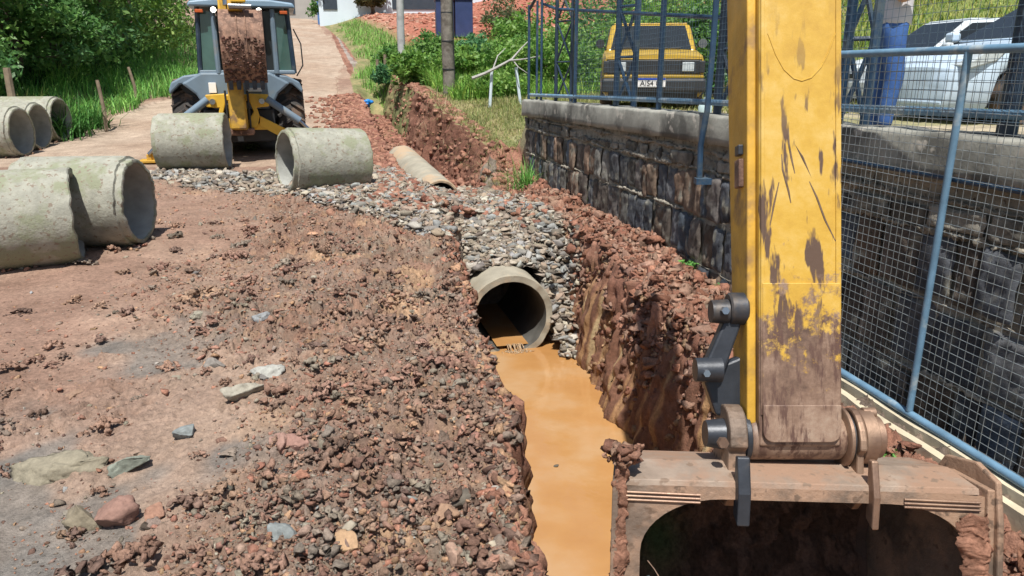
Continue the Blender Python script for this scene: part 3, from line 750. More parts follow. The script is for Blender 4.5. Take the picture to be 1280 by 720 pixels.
# ================================================================== concrete pipes
def make_pipe(L_=1.15, ro=.475, ri=.40, inner='concrete_inner', outer='concrete', seed=0, jag=.012):
    """body with the axis along +x, spigot end at x=+L/2; returns outer shell + bore"""
    n = 72; r = np.random.default_rng(seed)
    prof_o = [(-L_/2, ri+.012), (-L_/2, ro-.012), (-L_/2+.012, ro)]
    prof_o += [(-L_/2+.012+(L_-.10)*k/14, ro) for k in range(1, 14)]
    prof_o += [(L_/2-.07, ro), (L_/2-.062, ro-.028), (L_/2-.006, ro-.032), (L_/2, ro-.04), (L_/2, ri+.004)]
    prof_i = [(L_/2-.02, ri)]+[(L_/2-.02-(L_-.05)*k/8, ri) for k in range(1, 8)]+[(-L_/2+.03, ri)]
    prof = prof_o+prof_i
    V = []
    for h, rr in prof:
        th = np.linspace(0, 2*np.pi, n, endpoint=False)
        x = np.full(n, h); x = x+np.where(abs(h) > L_/2-.08, 1, 0)*jag*np.sign(h)*(noise(np.cos(th)*6+seed, np.sin(th)*6, h, 5)+.6*noise(np.cos(th)*15+seed, np.sin(th)*15, h, 6))
        q = rr+.003*noise(np.cos(th)*5+h*4, np.sin(th)*5+h*3, seed*3.1, 7)
        V.append(np.stack([x, q*np.cos(th), q*np.sin(th)], 1))
    V = np.concatenate(V); m = len(prof); F = []
    for i in range(m):
        j = (i+1) % m
        for k in range(n):
            F.append((i*n+k, i*n+(k+1) % n, j*n+(k+1) % n, j*n+k))
    o = np_mesh('concrete_pipe', V, np.array(F), MATS[outer], smooth=True)
    o.data.materials.append(MATS[inner]); mi = np.zeros(len(F), np.int32); mi[len(prof_o)*n:] = 1
    o.data.polygons.foreach_set('material_index', mi)
    try: o.data.set_sharp_from_angle(angle=R(40))
    except Exception: pass
    return o
def place_pipe(o, ctr, heading, tilt=0, roll=0, sink=.03, ro=.475, z=None):
    """the +x end points to compass heading (deg from +Y, clockwise)"""
    ang = R(90-heading)
    zz = h1(ctr.x, ctr.y)+ro-sink if z is None else z
    o.location = (ctr.x, ctr.y, zz); o.rotation_euler = (R(roll), -R(tilt), ang)
    return o
def pipe(cx, cy, heading, label, L_=1.15, seed=0, tilt=0, roll=0, sink=.03, group='concrete drain pipes lying on the site', zg=-1.65, ro=.475, ri=.40, **k):
    c = PZ(cx, cy, zg)
    o = make_pipe(L_, ro, ri, seed=seed, **k); place_pipe(o, c, heading, tilt, roll, sink, ro)
    return tag(o, label, 'concrete pipe', group)
# px,py = where the middle of the pipe touches the ground
pipe(2, 314, 244, 'mossy concrete pipe nearest the viewer, cut off by the left edge', 1.35, 1, roll=40, sink=.04)
pipe(113, 291, 86, 'big concrete pipe with its open end to the right, behind the nearest pipe', 1.12, 2, roll=110, sink=.03, jag=.028)
pipe(-3, 203, 86, 'leftmost and nearest of the three parallel pipes by the hedge', 1.1, 3, roll=200)
pipe(20, 196, 86, 'middle one of the three parallel pipes by the hedge', 1.15, 4, roll=20)
pipe(46, 189, 86, 'rightmost and farthest of the three parallel pipes by the hedge', 1.25, 5, roll=70)
pipe(246, 216, 258, 'mossy concrete pipe behind the stone heap, left of the two before the backhoe', 1.10, 6, roll=150)
pipe(407, 235, 236, 'concrete pipe with its open end facing left, right of the two before the backhoe', 1.15, 7, tilt=3, roll=-60, sink=.08)
# the pipe laid in the trench
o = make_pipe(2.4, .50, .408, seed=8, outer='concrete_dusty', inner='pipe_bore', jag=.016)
X, Y = xy(7.66+1.2, 1.955)
o.location = (X, Y, -2.66); ang = math.atan2(CH, -SH)        # mouth faces back down the trench
o.rotation_euler = (0, 0, ang)
tag(o, 'concrete pipe laid in the trench, its dark mouth pouring orange water', 'concrete pipe')
# water inside the mouth and the little fall
mb = MB(); hw = .19
def tr(s, t, z): X, Y = xy(s, t); return (X, Y, z)
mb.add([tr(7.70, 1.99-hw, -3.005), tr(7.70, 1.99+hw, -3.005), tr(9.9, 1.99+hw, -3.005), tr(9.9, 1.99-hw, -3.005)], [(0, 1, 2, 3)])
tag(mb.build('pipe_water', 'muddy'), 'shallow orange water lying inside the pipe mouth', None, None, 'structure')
vs, fs = [], []
r = random.Random(4)
for k in range(13):
    tt = 1.93+.16*k/12
    o_ = .012*math.sin(k*2.3)
    for j, (ds, z) in enumerate([(0.06, -2.955), (.0, -3.005), (-.035+o_, -2.98), (-.06+o_, -3.02), (-.07+o_*1.5, -3.06)]):
        vs.append(tr(7.66+ds, tt+(j*.004)*math.sin(k*1.7), z))
for k in range(12):
    for j in range(4): fs.append((k*5+j, k*5+j+1, k*5+j+6, k*5+j+5))
mb = MB().add(vs, fs)
mb = MB()
for k in range(9):
    tt = 1.915+.17*k/8; w0 = .0045+.004*(k % 3 == 1); j = .01*math.sin(k*2.6)
    mb.tube([tr(7.66+ds, tt+j*i_*.5, z) for i_, (ds, z) in enumerate([(.06, -3.0), (.0, -2.997), (-.03, -3.01), (-.048+j*.5, -3.03), (-.055+j, -3.06)])], [w0, w0*1.4, w0*1.2, w0, w0*1.5], 6)
tag(mb.build('falling_water', 'falling_water', smooth=True), 'small spill of water falling from the pipe mouth', None, None, 'structure')
X, Y = xy(7.58, 2.01); rr = np.random.default_rng(8); n = 60
P_ = np.stack([X+rr.normal(0, .07, n), Y+rr.normal(0, .03, n), np.full(n, WZ)+.004], 1)
v, f, t = lumps(P_, rr.uniform(.01, .035, n), np.full((n, 3), .7), 1, .1, (.3, .5), 4)
tag(np_mesh('foam', v, f, MATS['falling_water']), 'froth where the spill meets the muddy water', None, None, 'stuff')
# older pipe further up the trench
o = make_pipe(3.6, .31, .26, seed=9, outer='concrete_dusty', jag=.01)
A = PZ(503, 200, -1.62); B = PZ(552, 232, -1.70)
c_ = (A*1.06+B*.94)/2; o.location = (c_.x, c_.y, -1.79); o.rotation_euler = (0, R(-5.5), math.atan2((A-B).y, (A-B).x))
o.scale = ((A-B).length/3.6, 1, 1)
tag(o, 'narrow half buried pipe dusted with soil further up the trench', 'concrete pipe')

# crumbs and mud gathered along the foot of each loose pipe
cr = []
for k, o_ in enumerate([o_ for o_ in bpy.data.objects if o_.name.startswith('concrete_pipe') and abs(o_.location.z+1.2) < .35]):
    r = np.random.default_rng(40+k); n = 130; a = o_.rotation_euler.z; u = r.uniform(-.62, .62, n); w_ = r.choice([-1, 1], n)*np.abs(r.normal(.17, .07, n))
    X = o_.location.x+np.cos(a)*u-np.sin(a)*w_; Y = o_.location.y+np.sin(a)*u+np.cos(a)*w_
    cr.append(lumps(np.stack([X, Y, H(X, Y)+.01], 1), r.uniform(.02, .07, n), palette(n, COLS_CLOD, .15, k), 2, .6, (.5, .9), 60+k, .3, .7))
V, F, T = join_np(cr); tag(np_mesh('crumbs', V, F, MATS['clod'], None, T), 'soil crumbs gathered at the foot of the loose pipes', None, None, 'stuff')
# ================================================================== stone retaining wall
WLEN = 13.0
wall = empty('stone_wall', wall_pt(0, .2, -2.2), (0, 0, 0), 'dark basalt block retaining wall with a concrete coping under the fence', 'wall')
wm = Matrix.Translation(-Vector(wall.location))
ca = MB()
def wbox(mb, a0, a1, o0, o1, z0, z1):
    vs = [wall_pt(a, o_, z) for z in (z0, z1) for o_ in (o0, o1) for a in (a0, a1)]
    return mb.add(vs, [(0, 2, 3, 1), (4, 5, 7, 6), (0, 1, 5, 4), (2, 6, 7, 3), (0, 4, 6, 2), (1, 3, 7, 5)])
CZ = -.43; CB = -.68
# coping in a few long pours with slightly ragged edge
na = 260; a_ = np.linspace(-.02, WLEN, na)
prof = [(-.03, CB), (-.035, CB+.06), (-.03, CZ-.03), (-.022, CZ-.006), (-.0, CZ), (.24, CZ), (.25, CZ-.02), (.25, CB)]
V = []
for i, a in enumerate(a_):
    for j, (o_, z) in enumerate(prof):
        dz = .008*float(noise(a*6, j, 0, 5)) + .012*max(0, float(noise(a*14, 3, 0, 6)))*(-1 if j in (3, 4) else 0)
        p = wall_pt(a, o_+.006*float(noise(a*5, j*3.3, 0, 9)), z+dz); V.append(p)
V = np.array(V); k = len(prof); F = [(i*k+j, i*k+(j+1) % k, (i+1)*k+(j+1) % k, (i+1)*k+j) for i in range(na-1) for j in range(k)]
o = np_mesh('coping', V-np.array(wall.location), np.array(F), MATS['coping'], wall)
m_ = MB(); m_.add([V[j]-np.array(wall.location) for j in range(k)], [tuple(range(k))]); 
m_.build('coping_end', 'coping', wall)
# mortar core
mb = MB(); wbox(mb, .03, WLEN, .055, .24, -2.6, CB-.002); mb.build('mortar_core', 'mortar', wall, mtx=wm)
# blocks
Vs, Fs, Ts, nn = [], [], [], 0
rb_ = np.random.default_rng(77)
courses = [(-2.5, -2.16), (-2.16, -1.70), (-1.70, -1.26), (-1.26, -.86), (-.86, -.70)]
cols_ = [(.075, .078, .085), (.055, .06, .07), (.10, .09, .085), (.13, .095, .07), (.085, .07, .06), (.065, .08, .10), (.16, .11, .08), (.12, .115, .105)]
gn = 14
for ci, (z0, z1) in enumerate(courses):
    a = -.01
    while a < WLEN:
        top = ci == 4
        w = (rb_.uniform(.10, .30) if top else rb_.uniform(.11, .24))*(1.5 if a > 6.3 else 1)
        if rb_.random() < .12: w *= 1.4
        zz0, zz1 = z0+rb_.normal(0, .012), z1-rb_.uniform(.0, .05 if not top else .10)
        rec = rb_.uniform(-.025, .02)
        u, v = np.meshgrid(np.linspace(0, 1, gn), np.linspace(0, 1, gn)); u, v = u.ravel(), v.ravel()
        eu = np.minimum(u, 1-u); ev = np.minimum(v, 1-v)
        edge = np.clip(1-np.minimum(eu*w, ev*(z1-z0))/.018, 0, 1)
        aa = a+.009+u*(w-.018)+.010*noise(v*3+a*7, u*3, 0, ci+1)
        z = zz0+.009+v*(zz1-zz0-.018)+.012*noise(u*3+a*9, v*2, 0, ci+8)
        off = .02+rec - .022*fbm(aa*9, z*9, 0, 4, 33) + edge**2*.022 - .008*noise(aa*30, z*30, 0, 34)
        pts = np.stack([WA[0]-WD[0]*aa+WN[0]*off, WA[1]-WD[1]*aa+WN[1]*off, z], 1)
        Vs.append(pts); ii = np.arange(gn*gn).reshape(gn, gn)+nn
        Fs.append(np.stack([ii[:-1, :-1], ii[:-1, 1:], ii[1:, 1:], ii[1:, :-1]], 2).reshape(-1, 4))
        c = np.array(cols_[rb_.integers(len(cols_))])*rb_.uniform(.7, 1.5)
        if top: c = np.array((.16, .15, .13))*rb_.uniform(.6, 1.4)
        st_ = np.clip(.5+1.4*fbm(aa*7, z*2.5, 0, 3, 44), 0, 1)[:, None]
        lich = np.clip(noise(aa*16, z*16, 0, 45)*2.2-.9, 0, 1)[:, None]
        Ts.append(c*(.7+.6*st_)*(1-lich)+np.array((.25, .24, .2))*lich); nn += gn*gn; a += w
V = np.concatenate(Vs); o = np_mesh('stone_face', V-np.array(wall.location), np.concatenate(Fs), MATS['wallstone'], wall, np.concatenate(Ts), smooth=True)
# ragged bedding mortar that stands proud along the joints
Vs, Fs, nn = [], [], 0
for z in (-2.17, -1.71, -1.27, -.86, -.695):
    na = 2600; a = np.linspace(0, WLEN, na); k = 6
    big = 1.3 if z > -.9 else 1
    for j in range(k):
        th = np.pi*j/(k-1)-np.pi/2
        rr_ = (.013+.010*noise(a*9, z, 0, 51)+.010*noise(a*31, z, 0, 52)+.010*noise(a*70, z, j, 57))*big
        rr_ = np.clip(rr_*np.clip(.6+1.6*noise(a*2.1, z*5, 0, 53), .15, 1.3), .003, .035)
        off = .035-np.cos(th)*rr_*1.3; zz = z+.02*noise(a*1.7, z, 0, 54)+.010*noise(a*11, z, 0, 55)+np.sin(th)*rr_
        Vs.append(np.stack([WA[0]-WD[0]*a+WN[0]*off, WA[1]-WD[1]*a+WN[1]*off, zz], 1))
    ii = np.arange(k*na).reshape(k, na)+nn
    Fs.append(np.stack([ii[:-1, :-1], ii[:-1, 1:], ii[1:, 1:], ii[1:, :-1]], 2).reshape(-1, 4)); nn += k*na
o = np_mesh('mortar_joints', np.concatenate(Vs)-np.array(wall.location), np.concatenate(Fs), MATS['mortar'], wall)

# kerb at the foot of the mesh panel
PA = Vector((2.17, 4.49, 0)); PB = Vector((2.45, 3.13, 0)); PD = (PA-PB).normalized(); PN = Vector((PD.y, -PD.x, 0))
def pp(a, off=0, z=0):      # a: metres away along the panel, from PB
    p = PB+PD*a+PN*off; return Vector((p.x, p.y, z))
for off, z1, lab in ((-.14, -1.93, 'pale concrete kerb strip at the foot of the mesh panel, nearer the trench'), (-.02, -1.92, 'thin pale concrete ledge directly under the mesh panel rail')):
    mb = MB(); n = 60
    for i in range(n):
        a0, a1 = -2.2+i*.09, -2.2+(i+1)*.09
        for a in (a0,):
            pass
    vs, fs = [], []
    for i in range(n+1):
        a = -2.2+i*.09
        for (o_, z) in ((off-.022, -2.14), (off-.022+.004*math.sin(i*1.9), z1-.004*abs(math.sin(i*3.1))), (off+.022, z1), (off+.022, -2.14)):
            vs.append(pp(a, o_, z+.006*math.sin(i*.7)))
    for i in range(n):
        for j in range(4): fs.append((i*4+j, i*4+(j+1) % 4, i*4+4+(j+1) % 4, i*4+4+j))
    fs += [(0, 1, 2, 3), tuple(n*4+j for j in range(4))[::-1]]
    tag(mb.add(vs, fs).build('concrete_kerb', 'kerb'), lab, 'kerb')

# ================================================================== mesh panel in the foreground
panel = empty('mesh_panel', pp(0, 0, -1.9), (0, 0, 0), 'tall pale blue steel frame filled with wire mesh, in front of the stone wall', 'fence panel')
pm = Matrix.Translation(-Vector(panel.location))
ZB, ZT, ZM = -1.895, .105, -.545
A0, A1 = -2.3, 1.95
mb = MB()
def grow(a, z, off=0): return pp(a, off, z)
mb.tube([grow(A0, ZB), grow(A1, ZB)], .024, 12); mb.build('bottom_rail', 'panel_blue', panel, smooth=True, mtx=pm)
mb = MB(); mb.tube([grow(A0, ZT), grow(A1+.1, ZT)], .022, 12); mb.build('top_rail', 'panel_blue', panel, smooth=True, mtx=pm)
mb = MB(); mb.tube([grow(A0, ZM, .03), grow(A1, ZM, .03)], .014, 8); mb.build('middle_rail', 'fence_blue', panel, smooth=True, mtx=pm)
pa = (PY(1150, 522, 3.86)-PB).dot(PD)
for a in (.78, -1.35):
    mb = MB(); mb.tube([grow(a, ZB+.02, -.004), grow(a, ZT-.01, -.004)], .019, 10); mb.build('post', 'panel_blue', panel, smooth=True, mtx=pm)
mb = MB(); mb.tube([grow(A1, ZB), grow(A1, ZT)], .019, 10); mb.build('post', 'panel_blue', panel, smooth=True, mtx=pm)
def wire_mesh(ptf, a0, a1, z0, z1, sp, rad, sag=.004, seed=0, wob=.006):
    r = np.random.default_rng(seed); mb = MB()
    na, nz = int((a1-a0)/sp), int((z1-z0)/sp)
    for i in range(na+1):
        a = a0+sp*i; j = r.normal(0, wob*.3)
        mb.tube([ptf(a+j, z0+(z1-z0)*k/5, .010+.003*math.sin(i+k)+rad*(1 if i % 2 else -1)) for k in range(6)], rad, 4, False)
    for i in range(nz+1):
        z = z0+sp*i; j = r.normal(0, wob)
        n = max(8, int((a1-a0)*4))
        mb.tube([ptf(a0+(a1-a0)*k/n, z+wob*float(noise(k*.45, i*.37, 0, seed)), .010) for k in range(n+1)], rad, 4, False)
    return mb
wire_mesh(lambda a, z, o: grow(a, z, o), A0, A1, ZB+.02, ZT-.02, .048, .0017, seed=2).build('wire_mesh', 'wire', panel, mtx=pm)

# ================================================================== fence on the coping
fence = empty('steel_fence', wall_pt(0, .1, CZ), (0, 0, 0), 'dark blue steel fence with latticed columns and wire mesh along the wall top', 'fence')
fm = Matrix.Translation(-Vector(fence.location))
def fa(px, py=118):      # metres along the wall for a photo column
    lo, hi = -.5, 10
    for _ in range(40):
        mid = (lo+hi)/2; p = wall_pt(mid, .1)
        x = 640+ (p.x/p.y)*960   # near the horizon
        if x < px: lo = mid
        else: hi = mid
    return mid
OFF = .10
def fpt(a, z, o=OFF): return wall_pt(a, o, z)
mb = MB(); mb.tube([fpt(0.02, -.36), fpt(WLEN, -.30)], .026, 10); mb.build('low_rail', 'panel_blue', fence, smooth=True, mtx=fm)
a1, a2 = fa(690), fa(902)
mb = MB(); mb.tube([fpt(fa(672), .98, .16), fpt(a1, .84, .16), fpt(a2, .36, .16), fpt(a2+.2, .34, .16)], .020, 8); mb.build('brace_rail', 'fence_blue', fence, smooth=True, mtx=fm)
mb = MB(); mb.tube([fpt(0.0, .95), fpt(fa(668), 1.05), fpt(fa(676), 1.25), fpt(fa(690), 1.5)], .024, 8); mb.build('curved_end_rail', 'fence_dark', fence, smooth=True, mtx=fm)
def post(px, z1=2.2, r_=.028, o=OFF, z0=CZ-.01, m='fence_blue', lean=0):
    a = fa(px) if px is not None else None
    mb = MB(); mb.tube([fpt(a, z0, o), fpt(a+lean, z1, o)], r_, 10); mb.build('post', m, fence, smooth=True, mtx=fm)
    return a
for px, z1, r_ in ((661, 1.0, .022), (671, 1.02, .018), (676.5, 1.15, .018), (719, 2.2, .025), (825, 2.2, .03)):
    post(px, z1, r_)
def lattice(a, wdt, z1=2.3, r_=.026, m='fence_dark', o=.13, tilt=0, depth=.12):
    for k, (da, do) in enumerate(((-wdt/2, 0), (wdt/2, depth))):
        mb = MB(); mb.box((0, 0, 0), (.01, .01, .01)) if False else None
        mb.tube([fpt(a+da, CZ-.01, o+do), fpt(a+da+tilt, z1, o+do)], r_, 8); mb.build('column_tube', m, fence, smooth=True, mtx=fm)
    mb = MB(); n = 5; h = (z1-CZ)/n
    for i in range(n):
        z0_ = CZ+i*h; t0, t1 = tilt*i/n, tilt*(i+1)/n
        mb.tube([fpt(a-wdt/2+t0, z0_, o), fpt(a+wdt/2+t1, z0_+h, o+depth)], r_*.55, 6)
        mb.tube([fpt(a+wdt/2+t0, z0_, o+depth), fpt(a-wdt/2+t1, z0_+h, o)], r_*.55, 6)
        mb.tube([fpt(a-wdt/2+t1, z0_+h, o), fpt(a+wdt/2+t1, z0_+h, o+depth)], r_*.5, 6)
    mb.build('lattice_bracing', m, fence, mtx=fm)
lattice(fa(697), .33, m='fence_dark')
lattice(fa(773), .24, m='fence_blue', r_=.036)
lattice(fa(903), .20, m='fence_dark', r_=.038)
lattice(fa(1056), .11, m='fence_blue', r_=.034)
# stout end column at right
aR = fa(1262); mb = MB(); mb.tube([fpt(aR, CZ-.01, .14), fpt(aR, 2.3, .14)], .05, 12); mb.build('column_tube', 'fence_dark', fence, smooth=True, mtx=fm)
aR2 = fa(1276); mb = MB(); mb.tube([fpt(aR2+.03, CZ-.01, .26), fpt(aR2+.03, 2.3, .26)], .045, 12); mb.build('column_tube', 'fence_blue', fence, smooth=True, mtx=fm)
# bent bar fixed to the wall face
ab = fa(909)
mb = MB(); mb.tube([fpt(ab+.0, 2.2, -.06), fpt(ab, .1, -.06), fpt(ab, -.4, -.07), fpt(ab-.03, -.58, -.08), fpt(ab-.05, -.7, -.08), fpt(ab-.05, -.98, -.07)], .026, 8)
mb.box(fpt(ab-.02, -1.0, -.05), (.14, .10, .05)); mb.build('bent_bar', 'fence_blue', fence, mtx=fm)
wire_mesh(lambda a, z, o: fpt(a, z, .06+o), fa(722), 6.4, -.36, 1.9, .052, .0013, seed=3).build('wire_mesh', 'wire_blue', fence, mtx=fm)
wire_mesh(lambda a, z, o: fpt(a, z, .06+o), 6.4, 10.6, -.36, 1.2, .052, .0014, seed=4).build('wire_mesh', 'wire_blue', fence, mtx=fm)

# ================================================================== excavator arm and bucket
D0 = 2.905
P0 = PY(1000, 545, 1.0)                   # direction
def PD_(px, py, d):
    x, y = (px-640)/FOC*d, (360-py)/FOC*d
    return Vector((x, d*CP+y*SP, y*CP-d*SP))
ex = empty('excavator', PD_(989, 545, D0), (-PITCH, 0, 0), 'worn yellow excavator arm with rusty muddy bucket hanging over the trench', 'excavator')
q = 2.80/FOC
def lx(px): return (px-1000)*q
def lz(py): return (545-py)*q
# dipper arm: front face at y=-.10, tapering depth
xl, xr = -.160, .150
prof = [(-.105, -.02), (-.105, 3.4), (.30, 3.6), (.20, 1.3), (.12, .20), (.09, -.05)]
mb = MB(); mb.prism(prof, xl, xr, 0); arm = mb.build('arm', 'arm_paint', ex, bevel=.012, seg=3)
# narrower side flange seen left of the front plate
mb = MB(); mb.prism([(-.07, .06), (-.07, 3.3), (.27, 3.5), (.18, 1.3), (.10, .1)], xl-.035, xl-.001, 0); mb.build('side_plate', 'machine_yellow_dirty', arm, bevel=.006)
mb = MB(); mb.box((xr-.012, -.1075, 1.75), (.020, .005, 3.3)); mb.build('edge_weld', 'arm_paint', arm, bevel=.002)
mb = MB(); mb.box((xl+.012, -.1075, 1.75), (.014, .005, 3.3)); mb.build('edge_weld', 'arm_paint', arm, bevel=.002)
# U shaped weld bead
pts = [(lx(958), lz(35)), (lx(968), lz(62)), (lx(978), lz(80)), (lx(990), lz(91)), (lx(1000), lz(94)), (lx(1012), lz(90)), (lx(1024), lz(77)), (lx(1033), lz(60)), (lx(1042), lz(35))]
mb = MB(); mb.tube([(x, -.104, z) for x, z in pts], .004, 6); mb.build('weld_bead', 'arm_paint', arm, smooth=True)
# stepped reinforcement plates at the tip
for (z0, z1, y0, th, rc) in ((.055, .60, -.105, .009, .03), (.0, .14, -.110, .012, .04)):
    x0, x1 = xl+.01, xr-.006; po = []
    for (cx_, cz_, a0) in ((x1-rc, z0+rc, -90), (x1-rc, z1-rc*.2, 0), (x0+rc, z1-rc*.2, 90), (x0+rc, z0+rc, 180)):
        if a0 in (0, 90): po.append((x1 if a0 == 0 else x0, z1)); continue
        for k in range(6): th_ = R(a0+k*18); po.append((cx_+rc*math.cos(th_), cz_+rc*math.sin(th_)))
    mb = MB(); mb.prism(po, y0-th, y0+.01, 1); mb.build('wear_plate', 'arm_paint', arm, bevel=.003)
# pin boss
mb = MB(); mb.lathe([(xl-.02, .0), (xl-.02, .082), (xl-.01, .088), (xr+.02, .088), (xr+.03, .082), (xr+.03, 0)], 40, 'x', (0, -.01, 0)); mb.build('pin_boss', 'arm_paint', arm, smooth=True)
# square lug hole plate on the left side flange
mb = MB(); mb.box((xl-.045, -.0, lz(205)), (.02, .06, .11)); mb.build('lug', 'rusty_mud', arm, bevel=.004)
mb = MB(); mb.box((xl-.045, -.0, lz(175)), (.02, .05, .04)); mb.build('lug', 'black_steel', arm, bevel=.004)
# rings, seals and ears round the pin
def ring(name, x0, x1, r1, m, r0=.04, z=0, y=-.01, parent=ex):
    mb = MB(); mb.lathe([(x0, r0), (x0, r1-.006), (x0+.004, r1), (x1-.004, r1), (x1, r1-.006), (x1, r0)], 40, 'x', (0, y, z)); return mb.build(name, m, parent, smooth=True)
ring('seal_ring', xl-.045, xl-.021, .098, 'black_steel')
ring('seal_ring', xr+.031, xr+.05, .115, 'pin_steel')
ring('seal_ring', xr+.05, xr+.062, .100, 'black_steel')
ring('pin_collar', xr+.094, xr+.15, .105, 'pin_steel')
ring('pin_head', xr+.15, xr+.185, .082, 'pin_steel', 0.001)
ring('pin_head', xr+.12, xr+.175, .022, 'pin_steel', 0.001, z=.092)
bucket = bpy.data.objects.new('bucket', None); col.objects.link(bucket); bucket.parent = ex; bucket.rotation_euler = (0, R(1.6), 0); bucket.location = (0, 0, -.025)
def ear(x0, x1, m):
    po = [(-.10, -.02)]
    for k in range(13):
        th = R(180-k*15); po.append((-.01+.118*math.cos(th), .0+.145*math.sin(th)))
    po += [(.13, -.16), (.10, -.24), (-.06, -.24), (-.105, -.20)]
    mb = MB(); mb.prism(po, x0, x1, 0); return mb.build('bucket_ear', m, bucket, bevel=.008)
ear(xl-.115, xl-.047, 'steel_dust'); ear(xr+.064, xr+.092, 'pin_steel')
# bolt boss on the left ear
mb = MB(); mb.lathe([(xl-.185, 0), (xl-.185, .050), (xl-.116, .060), (xl-.116, 0)], 24, 'x', (0, -.02, .03)); mb.build('pin_boss', 'black_steel', bucket, smooth=True)
mb = MB(); mb.lathe([(-.16, 0), (-.16, .020), (-.135, .022), (-.135, 0)], 6, 'y', (xl-.15, .0, .02)); mb.build('bolt', 'pin_steel', bucket)
# top plate, back shell, sides
bx0, bx1 = lx(757)+.035, lx(1214)
top = MB(); zt = -.085
shell = [(-.17, zt-.045), (-.02, zt-.0), (.22, zt-.02), (.40, zt-.16), (.49, zt-.42), (.45, zt-.72), (.28, zt-.98), (.0, zt-1.10), (-.22, zt-1.13)]
th = .022
inner = [(y-(0 if i in (0, 8) else .02), z+(-.022 if i < 4 else (.022 if i > 6 else 0))) for i, (y, z) in enumerate(shell)]
mb = MB()
for a_, b_ in zip(shell[:-1], shell[1:]): pass
poly = shell+inner[::-1]
n = len(shell)
for x in (bx0, bx1):
    for p in poly: mb.v.append((x, p[0], p[1]))
m2 = len(poly)
for i in range(m2):
    j = (i+1) % m2; mb.f.append((i, j, m2+j, m2+i))
for i in range(n-1):
    mb.f.append((i, i+1, m2-2-i, m2-1-i)); mb.f.append((m2+i, m2+m2-1-i, m2+m2-2-i, m2+i+1))
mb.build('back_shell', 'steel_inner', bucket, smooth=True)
# dusty top plate lying on the shell
mb = MB(); mb.prism([(-.185, zt-.055), (-.18, zt-.03), (-.03, zt+.012), (.18, zt-.0), (.18, zt-.012), (-.03, zt-.002), (-.165, zt-.045)], bx0+.01, bx1-.02, 0); mb.build('top_plate', 'top_dust', bucket, bevel=.003)
side = [(-.20, zt-.03)]+[(y+.012, z) for y, z in shell[1:]]+[(-.20, zt-1.12)]
for x0, x1 in ((bx0-.025, bx0-.001), (bx1+.001, bx1+.028)):
    mb = MB(); mb.prism(side, x0, x1, 0); mb.build('side_plate', 'steel_dust', bucket, bevel=.006)
# raised corner on the right cheek
mb = MB(); mb.prism([(-.22, zt-.15), (-.20, zt-.0), (-.10, zt+.05), (.05, zt+.045), (.12, zt-.05), (.1, zt-.2), (-.2, zt-1.05), (-.22, zt-1.05)], bx1+.029, bx1+.052, 0); mb.build('side_cutter', 'steel_dust', bucket, bevel=.006)
# front frame with rounded opening
def rrect(x0, x1, z0, z1, rc, n=8):
    po = []
    for cx_, cz_, a0 in ((x1-rc, z1-rc, 0), (x0+rc, z1-rc, 90), (x0+rc, z0+rc, 180), (x1-rc, z0+rc, 270)):
        for k in range(n+1): th_ = R(a0+90*k/n); po.append((cx_+rc*math.cos(th_), cz_+rc*math.sin(th_)))
    return po
ZTi, ZBi = zt-.125, zt-1.16
xi0, xi1 = bx0+.085, bx1-.045
def arch(y, x0, x1, ztop, rc):       # inverted U: up the left, round the corner, across and down
    po = [(x0, zt-1.12)]
    for k in range(11): th_ = R(180-9*k); po.append((x0+rc*1.5+rc*1.5*math.cos(th_), ztop-rc+rc*math.sin(th_)))
    for k in range(11): th_ = R(90-9*k); po.append((x1-rc*1.5+rc*1.5*math.cos(th_), ztop-rc+rc*math.sin(th_)))
    po.append((x1, zt-1.12)); return po
innerA = arch(0, xi0, xi1, ZTi+.03, .20)
outerA = []
for (x, z) in innerA:
    pass
no = len(innerA)
outer_pts = []
for i in range(no):
    f = i/(no-1)
    if i == 0: outer_pts.append((bx0, zt-1.12))
    elif i == no-1: outer_pts.append((bx1, zt-1.12))
    elif i <= 6: outer_pts.append((bx0, zt-.36+(i-1)*.3/5))
    elif i >= no-7: outer_pts.append((bx1, zt-.36+(no-2-i)*.3/5))
    else: outer_pts.append((bx0+(bx1-bx0)*(i-6)/(no-13), zt-.05))
mb = MB(); yf, yb = -.185, -.155
for y in (yf, yb):
    mb.v += [(x, y, z) for x, z in innerA]+[(x, y, z) for x, z in outer_pts]
for i in range(no-1):
    a, b_, c, d = i, i+1, no+i+1, no+i
    mb.f.append((a, b_, c, d)); mb.f.append((2*no+a, 2*no+d, 2*no+c, 2*no+b_)); mb.f.append((a, 2*no+a, 2*no+b_, b_)); mb.f.append((d, c, 2*no+c, 2*no+d))
mb.build('mouth_frame', 'steel_dust', bucket)
for k, x0 in ((0, bx0+.02), (1, bx1-.30)):
    mb = MB()
    for j in range(3): mb.tube([(x0+.0*j, yf-.006, zt-.075-.014*j), (x0+.28, yf-.006, zt-.080-.014*j)], .0045, 6)
    mb.build('weld_ridges', 'pin_steel', bucket, smooth=True)
# bar hooks below the ears, resting on the mouth
for x0, x1, m in ((xl-.115, xl-.06, 'black_steel'), (xr+.066, xr+.10, 'pin_steel')):
    mb = MB(); mb.prism([(-.20, -.02), (-.17, -.02), (-.16, -.24), (-.215, -.27), (-.225, -.15)], x0+.004, x1-.004, 0); mb.build('hook_bar', m, bucket, bevel=.006)
# teeth on the lower lip
for k in range(5):
    x = bx0+.12+k*(bx1-bx0-.24)/4
    mb = MB(); mb.box((x, -.30, zt-1.14), (.09, .2, .06), taper=(.8, .8)); mb.build('tooth', 'pin_steel', bucket, bevel=.01)
